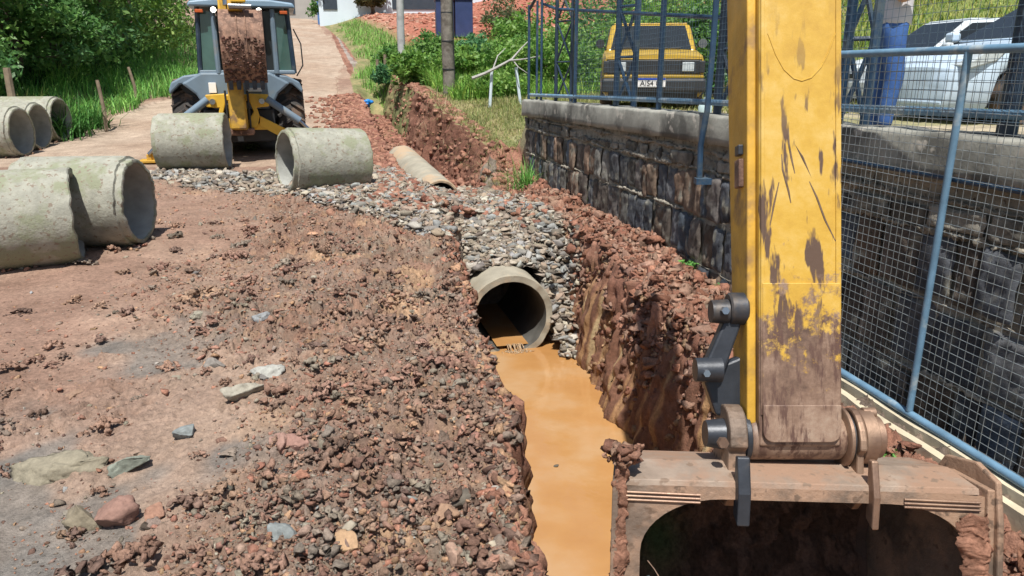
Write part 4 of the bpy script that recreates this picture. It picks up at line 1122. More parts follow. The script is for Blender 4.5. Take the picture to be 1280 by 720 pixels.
# mud caked on both cheeks and inside
r = np.random.default_rng(31); P_ = []; sz = []
for k in range(0):
    P_.append((bx0+r.normal(-.005, .020), yf-.015+r.normal(0, .02), zt+.05-r.random()**1.0*1.0)); sz.append(r.uniform(.012, .04))
for k in range(0):
    zz = zt-.16-r.random()*.95; P_.append((bx1-.055+r.normal(0, .028), yf-.012+r.normal(0, .010), zz)); sz.append(r.uniform(.012, .045))
for k in range(60): P_.append((bx0+.01+r.normal(0, .03), yf+.02+r.normal(0, .03), zt+.03+r.random()*.05)); sz.append(r.uniform(.02, .05))
v, f, t = lumps(np.array(P_), np.array(sz), palette(len(P_), [(.28, .155, .11), (.22, .115, .08), (.32, .20, .145)], .15, 8), 2, .65, (.6, 1), 9)
np_mesh('caked_mud', v, f, MATS['clod'], bucket, t)
# mud lining the scoop
ip = np.array(inner[2:9]); sl_ = np.linspace(0, len(ip)-1.001, 120); i0 = sl_.astype(int); fr_ = (sl_-i0)[:, None]
pr_ = ip[i0]*(1-fr_)+ip[i0+1]*fr_; xs_ = np.linspace(bx0+.06, bx1-.06, 150)
gx_, gs_ = np.meshgrid(xs_, np.arange(120)); yy = pr_[:, 0][gs_]; zz = pr_[:, 1][gs_]
h1_, e1q, id1 = cells(gx_*13, gs_*.16, 410); h2_, e2q, id2 = cells(gx_*34, gs_*.42, 420)
th_ = np.clip(.015+.045*fbm(gx_*4, gs_*.06, 0, 4, 430)+.03*h1_-.012*e1q+.012*h2_-.006*e2q, .002, .2)
taper_ = 1-.17*np.clip((yy+.17)/.6, 0, 1); xc = (bx0+bx1)/2
V = np.stack([xc+(gx_-xc)*taper_, yy-th_*np.clip(1.2*(yy+.25), .15, 1), zz+th_*np.where(zz < zt-.75, .9, 0)], 2).reshape(-1, 3)
ii = np.arange(120*150).reshape(120, 150); F = np.stack([ii[:-1, :-1], ii[:-1, 1:], ii[1:, 1:], ii[1:, :-1]], 2).reshape(-1, 4)
T = (np.array([.085, .05, .036])*(.6+.8*id1[..., None])*(1+.3*(id2[..., None]-.5))).reshape(-1, 3)  # mud tone darkened to carry the shade inside the scoop
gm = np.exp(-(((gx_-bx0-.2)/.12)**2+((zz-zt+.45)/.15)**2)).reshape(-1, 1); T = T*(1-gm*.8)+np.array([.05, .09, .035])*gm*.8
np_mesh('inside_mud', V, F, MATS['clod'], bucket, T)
for ch in list(bucket.children):          # the scoop narrows towards its back
    if ch.name.split('.')[0] in ('back_shell', 'side_plate', 'top_plate', 'side_cutter', 'caked_mud'):
        xc = (bx0+bx1)/2
        for v_ in ch.data.vertices:
            f_ = min(1, max(0, (v_.co.y+.17)/.6)); v_.co.x = xc+(v_.co.x-xc)*(1-.17*f_)
# thick smears of clay on the cheeks
def smear(pathf, wf, n, name, seed):
    k = 9; V = []
    for i in range(n):
        f = i/(n-1); x, y, z = pathf(f); w = wf(f)*(.85+.35*float(noise(f*9, seed, 0, 5)))
        for j in range(k):
            a = math.pi*j/(k-1); V.append((x-w*math.cos(a), y-w*.45*math.sin(a), z+.02*float(noise(x*60+a*2, f*9, 0, seed+9))))
    V = np.array(V); q_ = V*22; d = fbm(q_[:, 0], q_[:, 1], q_[:, 2], 4, seed)
    q_ = V*70; d2 = np.abs(noise(q_[:, 0], q_[:, 1], q_[:, 2], seed+3))
    V[:, 1] -= np.abs(d)*.035+d2*.012; V[:, 0] += d*.03+d2*.008
    ii = np.arange(n*k).reshape(n, k); F = np.stack([ii[:-1, :-1], ii[:-1, 1:], ii[1:, 1:], ii[1:, :-1]], 2).reshape(-1, 4)
    c1_, _e, cid = cells(V[:, 0]*30+V[:, 1]*20, V[:, 2]*30, 77)
    T = np.array([(.27, .14, .095)])*(.7+.6*cid[:, None])*(1+.1*d[:, None])
    np_mesh(name, V, F, MATS['clod'], bucket, T)
smear(lambda f: (bx0+.004+.006*math.sin(f*9), yf+.005, zt+.03-1.1*f), lambda f: .022+.010*math.sin(f*7), 260, 'clay_smear', 5)
smear(lambda f: (bx1-.052+.012*math.sin(f*8), yf+.002, zt-.13-1.0*f), lambda f: .046+.014*math.sin(f*5+1), 240, 'clay_smear', 6)
# deep scratches in the arm's paint
mb = MB()
for pts in ([(984, 150), (983, 172), (986, 190), (992, 214)], [(975, 182), (977, 205), (984, 232), (988, 250)], [(990, 172), (1000, 190), (1012, 216)], [(1007, 216), (1018, 240), (1030, 268), (1046, 300)],
            [(972, 215), (966, 250), (960, 280)]):
    n = len(pts); mb.tube([(lx(a)+.003*math.sin(b), -.1020, lz(b)) for a, b in pts], [.003 if i in (0, n-1) else .0058 for i in range(n)], 6)
mb.build('scratches', 'scratch', arm, smooth=True)
# link lever on the left, link behind
def lever(p, q_, x0, x1, r0, r1, w, m, name):
    """flat lever in the x/z picture of the pin, two round eyes"""
    mb = MB(); mb.lathe([(x0, 0), (x0, r0-.006), (x0+.006, r0), (x1-.006, r0), (x1, r0-.006), (x1, 0)], 28, 'x', (0, p[0], p[1])); mb.build(name+'_eye', m, ex, smooth=True)
# drawn in the plane facing the viewer: the upper eye next to the arm, the lower eye out to the left
e1 = (lx(921), lz(380)); e2 = (lx(886), lz(458))
o = MB().lathe([(-.035, 0), (-.035, .058), (-.028, .064), (.028, .064), (.035, .058), (.035, 0)], 28, 'x', (e1[0]+.018, -.02, e1[1])).build('link_pin', 'black_steel', ex, smooth=True)
MB().lathe([(-.035, 0), (-.035, .044), (.03, .048), (.03, 0)], 24, 'x', (e1[0]-.05, -.03, e1[1]-.01)).build('link_pin', 'black_steel', ex, smooth=True)
MB().lathe([(-.012, 0), (-.012, .015), (.01, .017), (.01, 0)], 6, 'y', (e1[0]-.045, -.085, e1[1]-.005)).build('bolt', 'chrome', ex)
MB().lathe([(-.05, 0), (-.05, .046), (.05, .050), (.05, 0)], 24, 'x', (e2[0]+.01, -.03, e2[1])).build('link_pin', 'black_steel', ex, smooth=True)
MB().lathe([(-.012, 0), (-.012, .014), (.01, .016), (.01, 0)], 6, 'y', (e2[0]-.01, -.085, e2[1]-.008)).build('bolt', 'chrome', ex)
mb = MB(); mb.prism([(e1[0]-.03, e1[1]-.035), (e1[0]+.045, e1[1]-.02), (e2[0]+.075, e2[1]+.0), (e2[0]+.03, e2[1]-.03), (e2[0]-.0, e2[1]+.03)], -.045, .02, 1); mb.build('link_lever', 'black_steel', ex, bevel=.01)
mb = MB(); mb.prism([(e2[0]+.0, e2[1]-.02), (lx(945), lz(440)), (lx(945), lz(520)), (lx(905), lz(520)), (lx(893), lz(485))], .02, .09, 1); mb.build('bucket_link', 'black_steel', ex, bevel=.01)
MB().lathe([(xr+.001, 0), (xr+.001, .058), (xr+.022, .050), (xr+.03, .03), (xr+.03, 0)], 28, 'x', (0, .02, lz(380))).build('link_pin', 'steel_dust', ex, smooth=True)
# bucket cylinder rod behind the arm
mb = MB(); mb.tube([(-.0, .24, .62), (0, .62, 3.0)], .045, 14); mb.build('cylinder_rod', 'chrome', ex, smooth=True)
mb = MB(); mb.tube([(0, .55, 2.5), (0, .75, 3.7)], .075, 16); mb.build('cylinder', 'machine_yellow', ex, smooth=True)
mb = MB(); mb.prism([(.10, .50), (.28, .55), (.24, .72), (.10, .65)], -.1, .1, 0); mb.build('link_bracket', 'black_steel', ex, bevel=.01)
# white foam scrap in the bucket corner
M_ = ex.matrix_basis.copy()
EM = Matrix.Translation(ex.location) @ Matrix.Rotation(-PITCH, 4, 'X')
p = EM @ Vector((bx0+.12, -.15, zt-.47))
rr = np.random.default_rng(4); n = 26
v, f, t = lumps(np.array(p)[None]+rr.normal(0, .018, (n, 3))*np.array([1, .6, 1.6]), rr.uniform(.025, .05, n), np.ones((n, 3)), 2, .4, (.6, 1), 3)
tag(np_mesh('foam_scrap', v, f, MATS['white_foam']), 'crumpled blue white scrap caught in the left corner of the bucket', 'scrap')
mb = MB(); mb.tube([EM @ Vector((bx0+.10+.05*math.sin(k*.5), -.20-.002*k, zt-.33-.03*k)) for k in range(9)], .0022, 5)
tag(mb.build('wire_loop', 'steel_dust', smooth=True), 'thin curved wire standing beside the scrap in the bucket', 'wire')
# ================================================================== backhoe seen from behind
BY = 13.9
bpos = PY(305, 200, BY); bz = h1(bpos.x, bpos.y)
bh = empty('backhoe', (bpos.x, bpos.y, bz), (0, 0, R(17)), 'yellow and blue grey backhoe parked on the dirt road with its bucket folded up', 'backhoe')
bh.scale = (.99, .97, .96)
# local: x right, y away, z up; rear face at y=0
def bb(name, m, c, d, bev=.02, parent=bh, rot=None, taper=None):
    mb = MB(); mb.box(c, d, rot, taper); return mb.build(name, m, parent, bevel=bev)
# chassis and axle
bb('chassis', 'black_steel', (0, 2.2, .62), (.9, 3.4, .35))
mb = MB(); mb.tube([(-.75, .95, .68), (.75, .95, .68)], .14, 14); mb.build('axle', 'black_steel', bh, smooth=True)
def wheel(x, y, ro, w):
    mb = MB(); p = [(-w/2, ro*.55), (-w/2, ro*.80), (-w/2+.03, ro*.92), (-w*.3, ro*.955), (0, ro*.965), (w*.3, ro*.955), (w/2-.03, ro*.92), (w/2, ro*.80), (w/2, ro*.55)]
    mb.lathe(p, 36, 'x')
    t = mb.build('wheel', 'rubber', bh, smooth=True); t.location = (x, y, ro-.03)
    lg = MB()
    for k in range(22):
        for sgn in (-1, 1):
            a = 2*math.pi*(k+(.5 if sgn > 0 else 0))/22
            pts = []
            for u in (0, .5, 1):
                aa = a+u*.20; xx = sgn*(w*.02+u*w*.45); rr_ = ro*.985 if u < 1 else ro*.95
                pts.append((xx, rr_*math.cos(aa), rr_*math.sin(aa)))
            lg.tube(pts, [ro*.042, ro*.045, ro*.05], 5)
    lg.build('tread', 'rubber', t)
    MB().lathe([(-w*.3, 0), (-w*.36, ro*.3), (-w*.42, ro*.50), (-w*.5, ro*.54), (-w*.2, ro*.50), (w*.2, ro*.5), (w*.5, ro*.54), (w*.42, ro*.5), (w*.36, ro*.3), (w*.3, 0)], 30, 'x').build('rim', 'machine_yellow', t, smooth=True)
wheel(-.93, .95, .76, .50); wheel(.93, .95, .76, .50)
wheel(-.78, 3.5, .48, .32); wheel(.80, 3.5, .48, .32)
bb('belly_guard', 'black_plastic', (0, 1.3, .62), (1.25, 2.2, .62))  # added black box standing in for the dark shade under the chassis
# rear fenders and body shell
def fender(sx):
    po = [(sx*.50, 1.05), (sx*.48, 1.42), (sx*.62, 1.60), (sx*.90, 1.56), (sx*1.12, 1.44), (sx*1.17, 1.30), (sx*1.16, 1.22), (sx*.98, 1.40), (sx*.80, 1.42), (sx*.66, 1.20), (sx*.60, 1.0)]
    mb = MB(); mb.prism(po, .15, 1.75, 1); mb.build('fender', 'machine_grey', bh, bevel=.03)
    # inner arch, dark
    mb = MB(); mb.prism([(sx*.56, .75), (sx*.56, 1.04), (sx*.64, 1.2), (sx*.80, 1.40), (sx*.98, 1.39), (sx*1.0, 1.35), (sx*.72, 1.0), (sx*.66, .75)], .4, 1.6, 1); mb.build('wheel_arch', 'black_plastic', bh)
fender(-1); fender(1)
mb = MB(); mb.prism([(-.62, 1.02), (-.72, 1.22), (-.95, 1.42), (-.60, 1.62), (.60, 1.62), (.95, 1.42), (.72, 1.22), (.62, 1.02), (.35, .94), (-.35, .94)], .12, .5, 1); mb.build('rear_panel', 'machine_grey', bh, bevel=.04)
bb('rear_recess', 'black_plastic', (0, .125, 1.10), (.9, .03, .08), .01)
bb('number_plate', 'plate_white', (-.42, .09, 1.34), (.13, .03, .19), .006)
bb('sticker', 'plate_white', (.30, .09, 1.30), (.26, .03, .07), .006)
# cab
CW0, CW1, CZ0, CZ1 = .86, .80, 1.60, 2.78
cab = bb('cab', 'machine_grey', (0, 1.0, 1.62), (1.75, 1.7, .08), .02)
for sx in (-1, 1):
    for y0, nm in ((.20, 'pillar'), (1.85, 'pillar')):
        mb = MB(); mb.tube([(sx*CW0, y0, CZ0), (sx*CW1, y0+.03, CZ1)], .045, 8); mb.build(nm, 'fence_dark', cab, smooth=True)
    mb = MB(); mb.tube([(sx*.53, .16, CZ0), (sx*.53, .18, CZ1-.02)], .05, 8); mb.build('pillar', 'machine_grey', cab, smooth=True)
    # glass: outer quarter panes and side
    g_ = MB(); g_.add([(sx*.58, .19, CZ0+.04), (sx*(CW0-.03), .21, CZ0+.04), (sx*(CW1-.03), .23, CZ1-.08), (sx*.58, .21, CZ1-.08)], [(0, 1, 2, 3)]); g_.build('window', 'glass_green', cab, solid=.01)
    g_ = MB(); g_.add([(sx*CW0, .26, CZ0+.04), (sx*CW0, 1.8, CZ0+.04), (sx*CW1, 1.82, CZ1-.05), (sx*CW1, .28, CZ1-.05)], [(0, 1, 2, 3)]); g_.build('window', 'glass_green', cab, solid=.01)
g_ = MB(); g_.add([(-.48, .30, CZ0+.04), (.48, .30, CZ0+.04), (.48, .32, CZ1-.05), (-.48, .32, CZ1-.05)], [(0, 1, 2, 3)]); g_.build('window', 'glass', cab, solid=.01)
g_ = MB(); g_.add([(-.78, 1.86, CZ0), (.78, 1.86, CZ0), (.74, 1.86, CZ1-.05), (-.74, 1.86, CZ1-.05)], [(0, 1, 2, 3)]); g_.build('window', 'glass_green', cab, solid=.01)
mb = MB(); mb.prism([(-.96, 2.78), (-.92, 2.87), (-.5, 2.92), (.5, 2.92), (.92, 2.87), (.96, 2.78)], .05, 2.0, 1); mb.build('roof', 'cab_roof', cab, bevel=.03)
mb = MB(); mb.tube([(.90, .3, 1.55), (1.03, .28, 1.75), (1.02, .28, 2.15), (.90, .3, 2.42)], .014, 6); mb.build('grab_rail', 'black_plastic', cab, smooth=True)
bb('seat', 'black_plastic', (.60, .7, 1.78), (.3, .3, .36), .08, cab)
for x in (-.50, .30):
    o = MB().lathe([(-.05, 0), (-.05, .055), (.02, .05), (.02, 0)], 20, 'y', (x, .05, 2.72)).build('work_light', 'black_plastic', cab, smooth=True)
    MB().lathe([(-.062, 0), (-.060, .046), (-.051, .048), (-.051, 0)], 20, 'y', (x, .05, 2.72)).build('lens', 'lit_lamp', o)
for x in (-.76, .74): bb('tail_lamp', 'orange_lens', (x, .09, 2.70), (.14, .05, .06), .01, cab)
cab.scale = (.96, 1, 1); cab.location = (.22, 0, 0)
# swing frame
bb('slide_frame', 'machine_yellow', (0, -.02, 1.16), (1.06, .14, .12))
bb('slide_frame', 'machine_yellow', (0, -.02, .62), (1.06, .14, .12))
for sx in (-1, 1):
    mb = MB(); mb.prism([(sx*.16, .60), (sx*.30, .62), (sx*.36, .82), (sx*.32, .98), (sx*.54, 1.0), (sx*.54, 1.22), (sx*.2, 1.24), (sx*.2, 1.1), (sx*.26, .9), (sx*.16, .76)], -.20, -.08, 1); mb.build('swing_bracket', 'machine_yellow', bh, bevel=.015)
    MB().lathe([(-.32, 0), (-.32, .05), (-.2, .055), (-.2, 0)], 16, 'y', (sx*.42, 0, 1.10)).build('pin', 'chrome', bh, smooth=True)
bb('king_post', 'machine_yellow_dirty', (0, -.32, .86), (.30, .30, .56), .04)
bb('king_post_base', 'rusty_mud', (0, -.28, .55), (.5, .36, .12), .03)
for x in (-.19, .19):
    mb = MB(); mb.tube([(x, -.3, .55), (x, -.36, 1.3)], .018, 6); mb.build('hose', 'black_plastic', bh, smooth=True)
# boom, dipper, bucket
mb = MB(); mb.prism([(-.62, .62), (-.32, .60), (-.22, 1.6), (-.12, 3.0), (.06, 3.7), (-.16, 3.75), (-.40, 3.0), (-.55, 1.6)], -.13, .13, 0); mb.build('boom', 'machine_yellow_dirty', bh, bevel=.02)
for x in (-.135, .135):
    mb = MB(); mb.prism([(-.52, 2.3), (-.40, 2.3), (-.1, 3.5), (-.24, 3.6)], x-.02, x+.02, 0); mb.build('boom_plate', 'machine_yellow', bh, bevel=.01)
mb = MB(); mb.tube([(0, -.60, 2.75), (0, -.45, 3.5)], .065, 12); mb.build('cylinder', 'chrome', bh, smooth=True)
mb = MB(); mb.prism([(-.90, 2.66), (-.60, 2.60), (-.40, 3.6), (-.62, 3.7)], .02, .26, 0); mb.build('dipper', 'machine_yellow_dirty', bh, bevel=.02)
bb('bucket_linkage', 'machine_yellow', (.20, -.90, 2.86), (.24, .12, .16), .02)
MB().lathe([(-.18, 0), (-.18, .045), (.18, .045), (.18, 0)], 16, 'x', (.22, -.93, 2.72)).build('pin', 'chrome', bh, smooth=True)
# bucket: back of the scoop towards the viewer, teeth at the bottom
bk = []; x0, x1 = -.12, .54
prof = []
for k in range(13):
    th = R(100+k*11.5); prof.append((-.66+.42*math.cos(th)*.9, 2.09+.60*math.sin(th)))
prof += [(-.80, 1.46), (-.76, 1.44)]
pin_ = [(y+.03, z) for y, z in prof]
mb = MB(); poly = prof+pin_[::-1]; n = len(prof); m2 = len(poly)
for x in (x0, x1):
    for p in poly: mb.v.append((x, p[0], p[1]))
for i in range(m2): j = (i+1) % m2; mb.f.append((i, j, m2+j, m2+i))
for i in range(n-1):
    mb.f.append((i, i+1, m2-2-i, m2-1-i)); mb.f.append((m2+i, m2+m2-1-i, m2+m2-2-i, m2+i+1))
bkt = mb.build('bucket', 'rusty_mud', bh, smooth=True)
for x in (x0-.012, x1+.012):
    mb = MB(); mb.prism(prof+[(-.45, 1.6), (-.42, 2.4), (-.55, 2.7)], x-.012, x+.012, 0); mb.build('side_plate', 'rusty_mud', bkt)
for x in (.14, .28): mb = MB(); mb.tube([(x, y-.012, z) for y, z in prof[1:9]], .012, 6); mb.build('rib', 'rusty_mud', bkt, smooth=True)
for k in range(5):
    x = x0+.07+k*(x1-x0-.14)/4; mb = MB(); mb.box((x, -.78, 1.40), (.07, .07, .16), taper=(1.1, 1.2)); mb.build('tooth', 'black_steel', bkt, bevel=.01)
r = np.random.default_rng(12); P_ = []
for k in range(260):
    i = r.integers(6, 13); f_ = r.random(); P_.append((r.uniform(x0, x1), prof[i][0]*(1-f_)+prof[i+1][0]*f_-.005, prof[i][1]*(1-f_)+prof[i+1][1]*f_))
v, f, t = lumps(np.array(P_), r.uniform(.02, .07, len(P_)), palette(len(P_), [(.11, .065, .05), (.17, .09, .07)], .15, 3), 1, .4, (.5, .8), 3)
np_mesh('caked_mud', v, f, MATS['clod'], bkt, t)
# stabilisers, spread to both sides
for sx in (-1, 1):
    leg = MB(); leg.prism([(sx*.36, .82), (sx*.34, .64), (sx*1.05, .20), (sx*1.58, .03), (sx*1.66, .12), (sx*1.1, .40)], -.10, .02, 1)
    lo = leg.build('stabiliser_leg', 'machine_yellow', bh, bevel=.01)
    c_ = MB(); c_.tube([(sx*.50, -.16, 1.14), (sx*1.06, -.15, .72)], .07, 14); c_.build('stabiliser_cylinder', 'machine_grey', bh, smooth=True)
    c_ = MB(); c_.tube([(sx*1.06, -.15, .72), (sx*1.60, -.13, .16)], .032, 12); c_.build('stabiliser_rod', 'chrome', bh, smooth=True)
    f_ = MB(); f_.box((sx*1.62, -.04, .03), (.30, .34, .05)); f_.box((sx*1.60, -.04, .10), (.08, .2, .12)); f_.build('stabiliser_foot', 'rusty_mud' if sx > 0 else 'machine_yellow_dirty', bh, bevel=.01)
# engine hood and loader arms ahead, loader bucket peeping out at right
mb = MB(); mb.prism([(1.9, .7), (1.9, 1.55), (3.4, 1.35), (4.0, 1.2), (4.05, .7)], -.42, .42, 0); mb.build('engine_hood', 'machine_yellow', bh, bevel=.05)
for sx in (-1, 1):
    mb = MB(); mb.tube([(sx*.58, 2.0, 1.35), (sx*.60, 3.4, 1.0), (sx*.62, 4.4, .45)], .08, 8); mb.build('loader_arm', 'machine_yellow', bh)
mb = MB(); mb.prism([(4.3, .12), (4.35, .85), (4.5, .95), (4.45, .3), (5.2, .05), (5.2, .0)], -1.12, 1.10, 0); mb.build('loader_bucket', 'machine_grey', bh, bevel=.015)
bb('loader_bucket_end', 'chrome', (1.13, 4.35, .60), (.05, .35, .62), .02)

# ================================================================== cars
def loft_car(name, root, m, st_, wmax, arches, zs=.20):
    """st_: (x, ztop, halfwidth factor); x forward; arches: [(x,r)]"""
    xs = sorted(set([round(v_, 3) for v_ in np.linspace(st_[0][0], st_[-1][0], 64)]+[p[0] for p in st_]))
    X_ = [p[0] for p in st_]; Zt = [p[1] for p in st_]; Wf = [p[2] for p in st_]
    V = []; 
    for x in xs:
        zt_ = np.interp(x, X_, Zt); w = wmax*np.interp(x, X_, Wf); zb = zs
        for ax, ar in arches:
            if abs(x-ax) < ar: zb = max(zb, .29+math.sqrt(ar*ar-(x-ax)**2)*.98)
        zb = min(zb, zt_-.12); mid = zb+(zt_-zb)*.5
        sec = [(0, zb), (w*.93, zb), (w*.985, min(zb+.06, mid)), (w, mid), (w*.985, zt_-.12*(zt_-zb)-.02), (w*.95, zt_-.02), (w*.86, zt_), (w*.45, zt_+.018), (0, zt_+.022)]
        ring_ = sec+[(-y, z) for y, z in sec[-2:0:-1]]
        V.append([(x, y, z) for y, z in ring_])
    n = len(V[0]); vv = [p for r_ in V for p in r_]; F = []
    for i in range(len(V)-1):
        for k in range(n): F.append((i*n+k, i*n+(k+1) % n, (i+1)*n+(k+1) % n, (i+1)*n+k))
    mb = MB().add(vv, F+[tuple(range(n))[::-1], tuple((len(V)-1)*n+k for k in range(n))])
    return mb.build(name, m, root, smooth=True)
def greenhouse(root, m, xb, xt, zb, ztp, w0, w1, pil=.07, glass='glass', tint_hi=None):
    """xb=(rear,front) at belt, xt=(rear,front) at roof"""
    B = [(xb[0], -w0, zb), (xb[1], -w0*.95, zb), (xb[1], w0*.95, zb), (xb[0], w0, zb)]
    T_ = [(xt[0], -w1, ztp), (xt[1], -w1*.96, ztp), (xt[1], w1*.96, ztp), (xt[0], w1, ztp)]
    mb = MB().add(B+T_, [(0, 3, 2, 1), (4, 5, 6, 7), (0, 1, 5, 4), (1, 2, 6, 5), (2, 3, 7, 6), (3, 0, 4, 7)])
    sh = mb.build('cabin', m, root, bevel=.05, seg=3)
    xm = (xt[0]+xt[1])/2
    mb = MB(); mb.box((xm, 0, ztp+.012), (xt[1]-xt[0]-.10, 2*w1-.14, .03)); mb.build('roof', m, sh, bevel=.014)
    def pane(nm, a, b, c, d, ins=.06, out=.006):
        a, b, c, d = map(Vector, (a, b, c, d)); ce = (a+b+c+d)/4; nrm = (b-a).cross(d-a).normalized()
        if nrm.dot(ce-Vector((xm, 0, (zb+ztp)/2))) < 0: nrm = -nrm
        q_ = []
        for p in (a, b, c, d):
            dv = (ce-p); q_.append(p+dv.normalized()*ins*1.4+nrm*out)
        MB().add(q_, [(0, 1, 2, 3)]).build(nm, glass, sh, solid=.008)
    pane('windscreen', B[1], B[2], T_[2], T_[1], .065)
    pane('rear_window', B[3], B[0], T_[0], T_[3], .065)
    for sgn, (b0, b1, t0, t1) in ((1, (B[0], B[1], T_[0], T_[1])), (-1, (B[3], B[2], T_[3], T_[2]))):
        b0, b1, t0, t1 = map(Vector, (b0, b1, t0, t1))
        for f0, f1 in ((.0, .46), (.46, 1.0)):
            pane('side_window', b0.lerp(b1, f0), b0.lerp(b1, f1), t0.lerp(t1, f1), t0.lerp(t1, f0), .05)
    return sh
def car_wheel(root, x, y, r_=.29, w=.19):
    o = MB().lathe([(-w/2, r_*.6), (-w/2, r_*.93), (-w/2+.02, r_), (w/2-.02, r_), (w/2, r_*.93), (w/2, r_*.6)], 32, 'y').build('wheel', 'rubber', root, smooth=True); o.location = (x, y, r_)
    MB().lathe([(-w*.45, 0), (-w*.47, r_*.2), (-w*.40, r_*.3), (-w*.46, r_*.56), (-w*.2, r_*.6), (w*.2, r_*.6), (w*.46, r_*.56), (w*.40, r_*.3), (w*.47, r_*.2), (w*.45, 0)], 26, 'y').build('rim', 'chrome', o, smooth=True)
def part(root, name, m, c, d, bev=.01, **k):
    mb = MB(); mb.box(c, d, **k); return mb.build(name, m, root, bevel=bev)

# --- boxy yellow hatchback facing us
cp = PY(816, 141, 11.2)
yc = empty('yellow_car', (cp.x, cp.y+.1, h1(cp.x, cp.y)), (0, 0, R(-97)), 'boxy old yellow hatchback facing the viewer behind the wall fence', 'car')
yc.location.x += .0
# local x forward, front bumper at x=0.0
W = .77
loft_car('body', yc, 'car_yellow', [(-3.55, .62, .9), (-3.5, .86, .97), (-2.5, .90, 1), (-1.15, .90, 1), (-1.05, .88, 1), (-.2, .80, .97), (-.06, .77, .95), (-.03, .50, .94)], W, [(-.72, .33), (-2.85, .33)])
greenhouse(yc, 'car_yellow', (-3.45, -1.02), (-3.0, -1.5), .86, 1.29, .75, .66, glass='glass')
part(yc, 'grille', 'black_plastic', (-.022, 0, .615), (.035, 1.34, .20), .01)
for sy in (-1, 1):
    o = part(yc, 'headlight', 'black_plastic', (-.0, sy*.52, .62), (.02, .26, .19), .01)
    part(o, 'lens', 'lamp_lens', (.012, sy*.49, .62), (.02, .17, .13), .03)
    part(yc, 'indicator', 'black_plastic', (-.01, sy*.69, .62), (.03, .09, .17), .01)
part(yc, 'bumper', 'black_plastic', (.03, 0, .36), (.16, 1.50, .20), .035)
part(yc, 'trim_strip', 'car_yellow', (.0, 0, .485), (.07, 1.44, .045), .01)
part(yc, 'lower_valance', 'black_plastic', (-.06, 0, .22), (.10, 1.30, .12), .02)
mb = MB(); mb.box((-.10, 0, .73), (.14, 1.38, .012)); mb.build('hood_edge', 'car_yellow', yc, bevel=.004)
mb = MB()
mb.tube([(-.92, .10, .915), (-1.00, -.30, .93)], .008, 5); mb.tube([(-.92, -.25, .915), (-1.0, -.62, .93)], .008, 5); mb.build('wiper', 'black_plastic', yc)
part(yc, 'vent_grille', 'black_plastic', (-.90, 0, .905), (.10, .9, .02), .005)
for sy, m in ((1, 'chrome'), (-1, 'black_plastic')):
    o = MB().lathe([(-.02, 0), (-.02, .065), (.02, .07), (.02, 0)], 20, 'x', (-1.05, sy*.80, .98)).build('mirror', m, yc, smooth=True)
    MB().tube([(-1.1, sy*.70, .92), (-1.05, sy*.78, .95)], .012, 6).build('stalk', 'black_plastic', o)
pl = part(yc, 'number_plate', 'plate_white', (.118, -.03, .40), (.012, .40, .13), .004)
part(pl, 'blue_band', 'plate_blue', (.1255, -.03, .45), (.006, .396, .028), .001)
def text(body, size, parent, loc, rot, m, name='lettering', ext=.002):
    cu = bpy.data.curves.new(name, 'FONT'); cu.body = body; cu.size = size; cu.extrude = ext; cu.align_x = 'CENTER'; cu.align_y = 'CENTER'
    t = bpy.data.objects.new(name, cu); col.objects.link(t)
    dg = bpy.context.evaluated_depsgraph_get(); me = bpy.data.meshes.new_from_object(t.evaluated_get(dg)); bpy.data.objects.remove(t)
    o = bpy.data.objects.new(name, me); col.objects.link(o); me.materials.clear(); me.materials.append(MATS[m]); o.parent = parent; o.location = loc; o.rotation_euler = rot
    return o
text('AIS4 06', .105, pl, (.1275, -.03, .388), (R(90), 0, R(90)), 'ink')
part(yc, 'windscreen_sticker', 'pale_plastic', (-1.445, -.33, 1.175), (.012, .26, .075), .004, rot=Matrix.Rotation(R(-52), 3, 'Y'))
for x in (-.72, -2.85):
    for sy in (-1, 1): car_wheel(yc, x, sy*.68)

# --- white hatchback side on, front at the left
c1 = PY(1170, 150, 13.1)
wc = empty('white_car', (c1.x, 13.1, -.62), (0, 0, R(186)), 'white compact hatchback side on behind the standing person', 'car')
loft_car('body', wc, 'car_white', [(-1.72, .55, .86), (-1.68, .92, .95), (-1.2, .96, 1), (.55, .93, 1), (.75, .90, .99), (1.45, .76, .95), (1.68, .66, .88), (1.74, .45, .84)], .80, [(1.12, .34), (-1.15, .34)])
greenhouse(wc, 'car_white', (-1.55, .75), (-1.15, .10), .94, 1.42, .74, .60)
for x in (1.12, -1.15):
    for sy in (-1, 1): car_wheel(wc, x, sy*.71, .29)
for sy in (-1, 1):
    part(wc, 'door_handle', 'black_plastic', (-.42, sy*.805, .80), (.17, .03, .05), .012)
    part(wc, 'side_moulding', 'black_plastic', (-.05, sy*.805, .56), (1.5, .025, .035), .008)
    part(wc, 'headlight', 'lamp_lens', (1.62, sy*.6, .62), (.12, .28, .13), .03)
    part(wc, 'tail_lamp', 'orange_lens', (-1.69, sy*.66, .80), (.08, .14, .24), .02)
    part(wc, 'mirror', 'car_white', (.62, sy*.87, 1.0), (.12, .16, .11), .03)
part(wc, 'bumper', 'car_white', (1.74, 0, .38), (.10, 1.40, .22), .04)
part(wc, 'bumper', 'car_white', (-1.72, 0, .40), (.12, 1.45, .24), .04)
part(wc, 'grille', 'black_plastic', (1.765, 0, .55), (.05, .8, .08), .01)

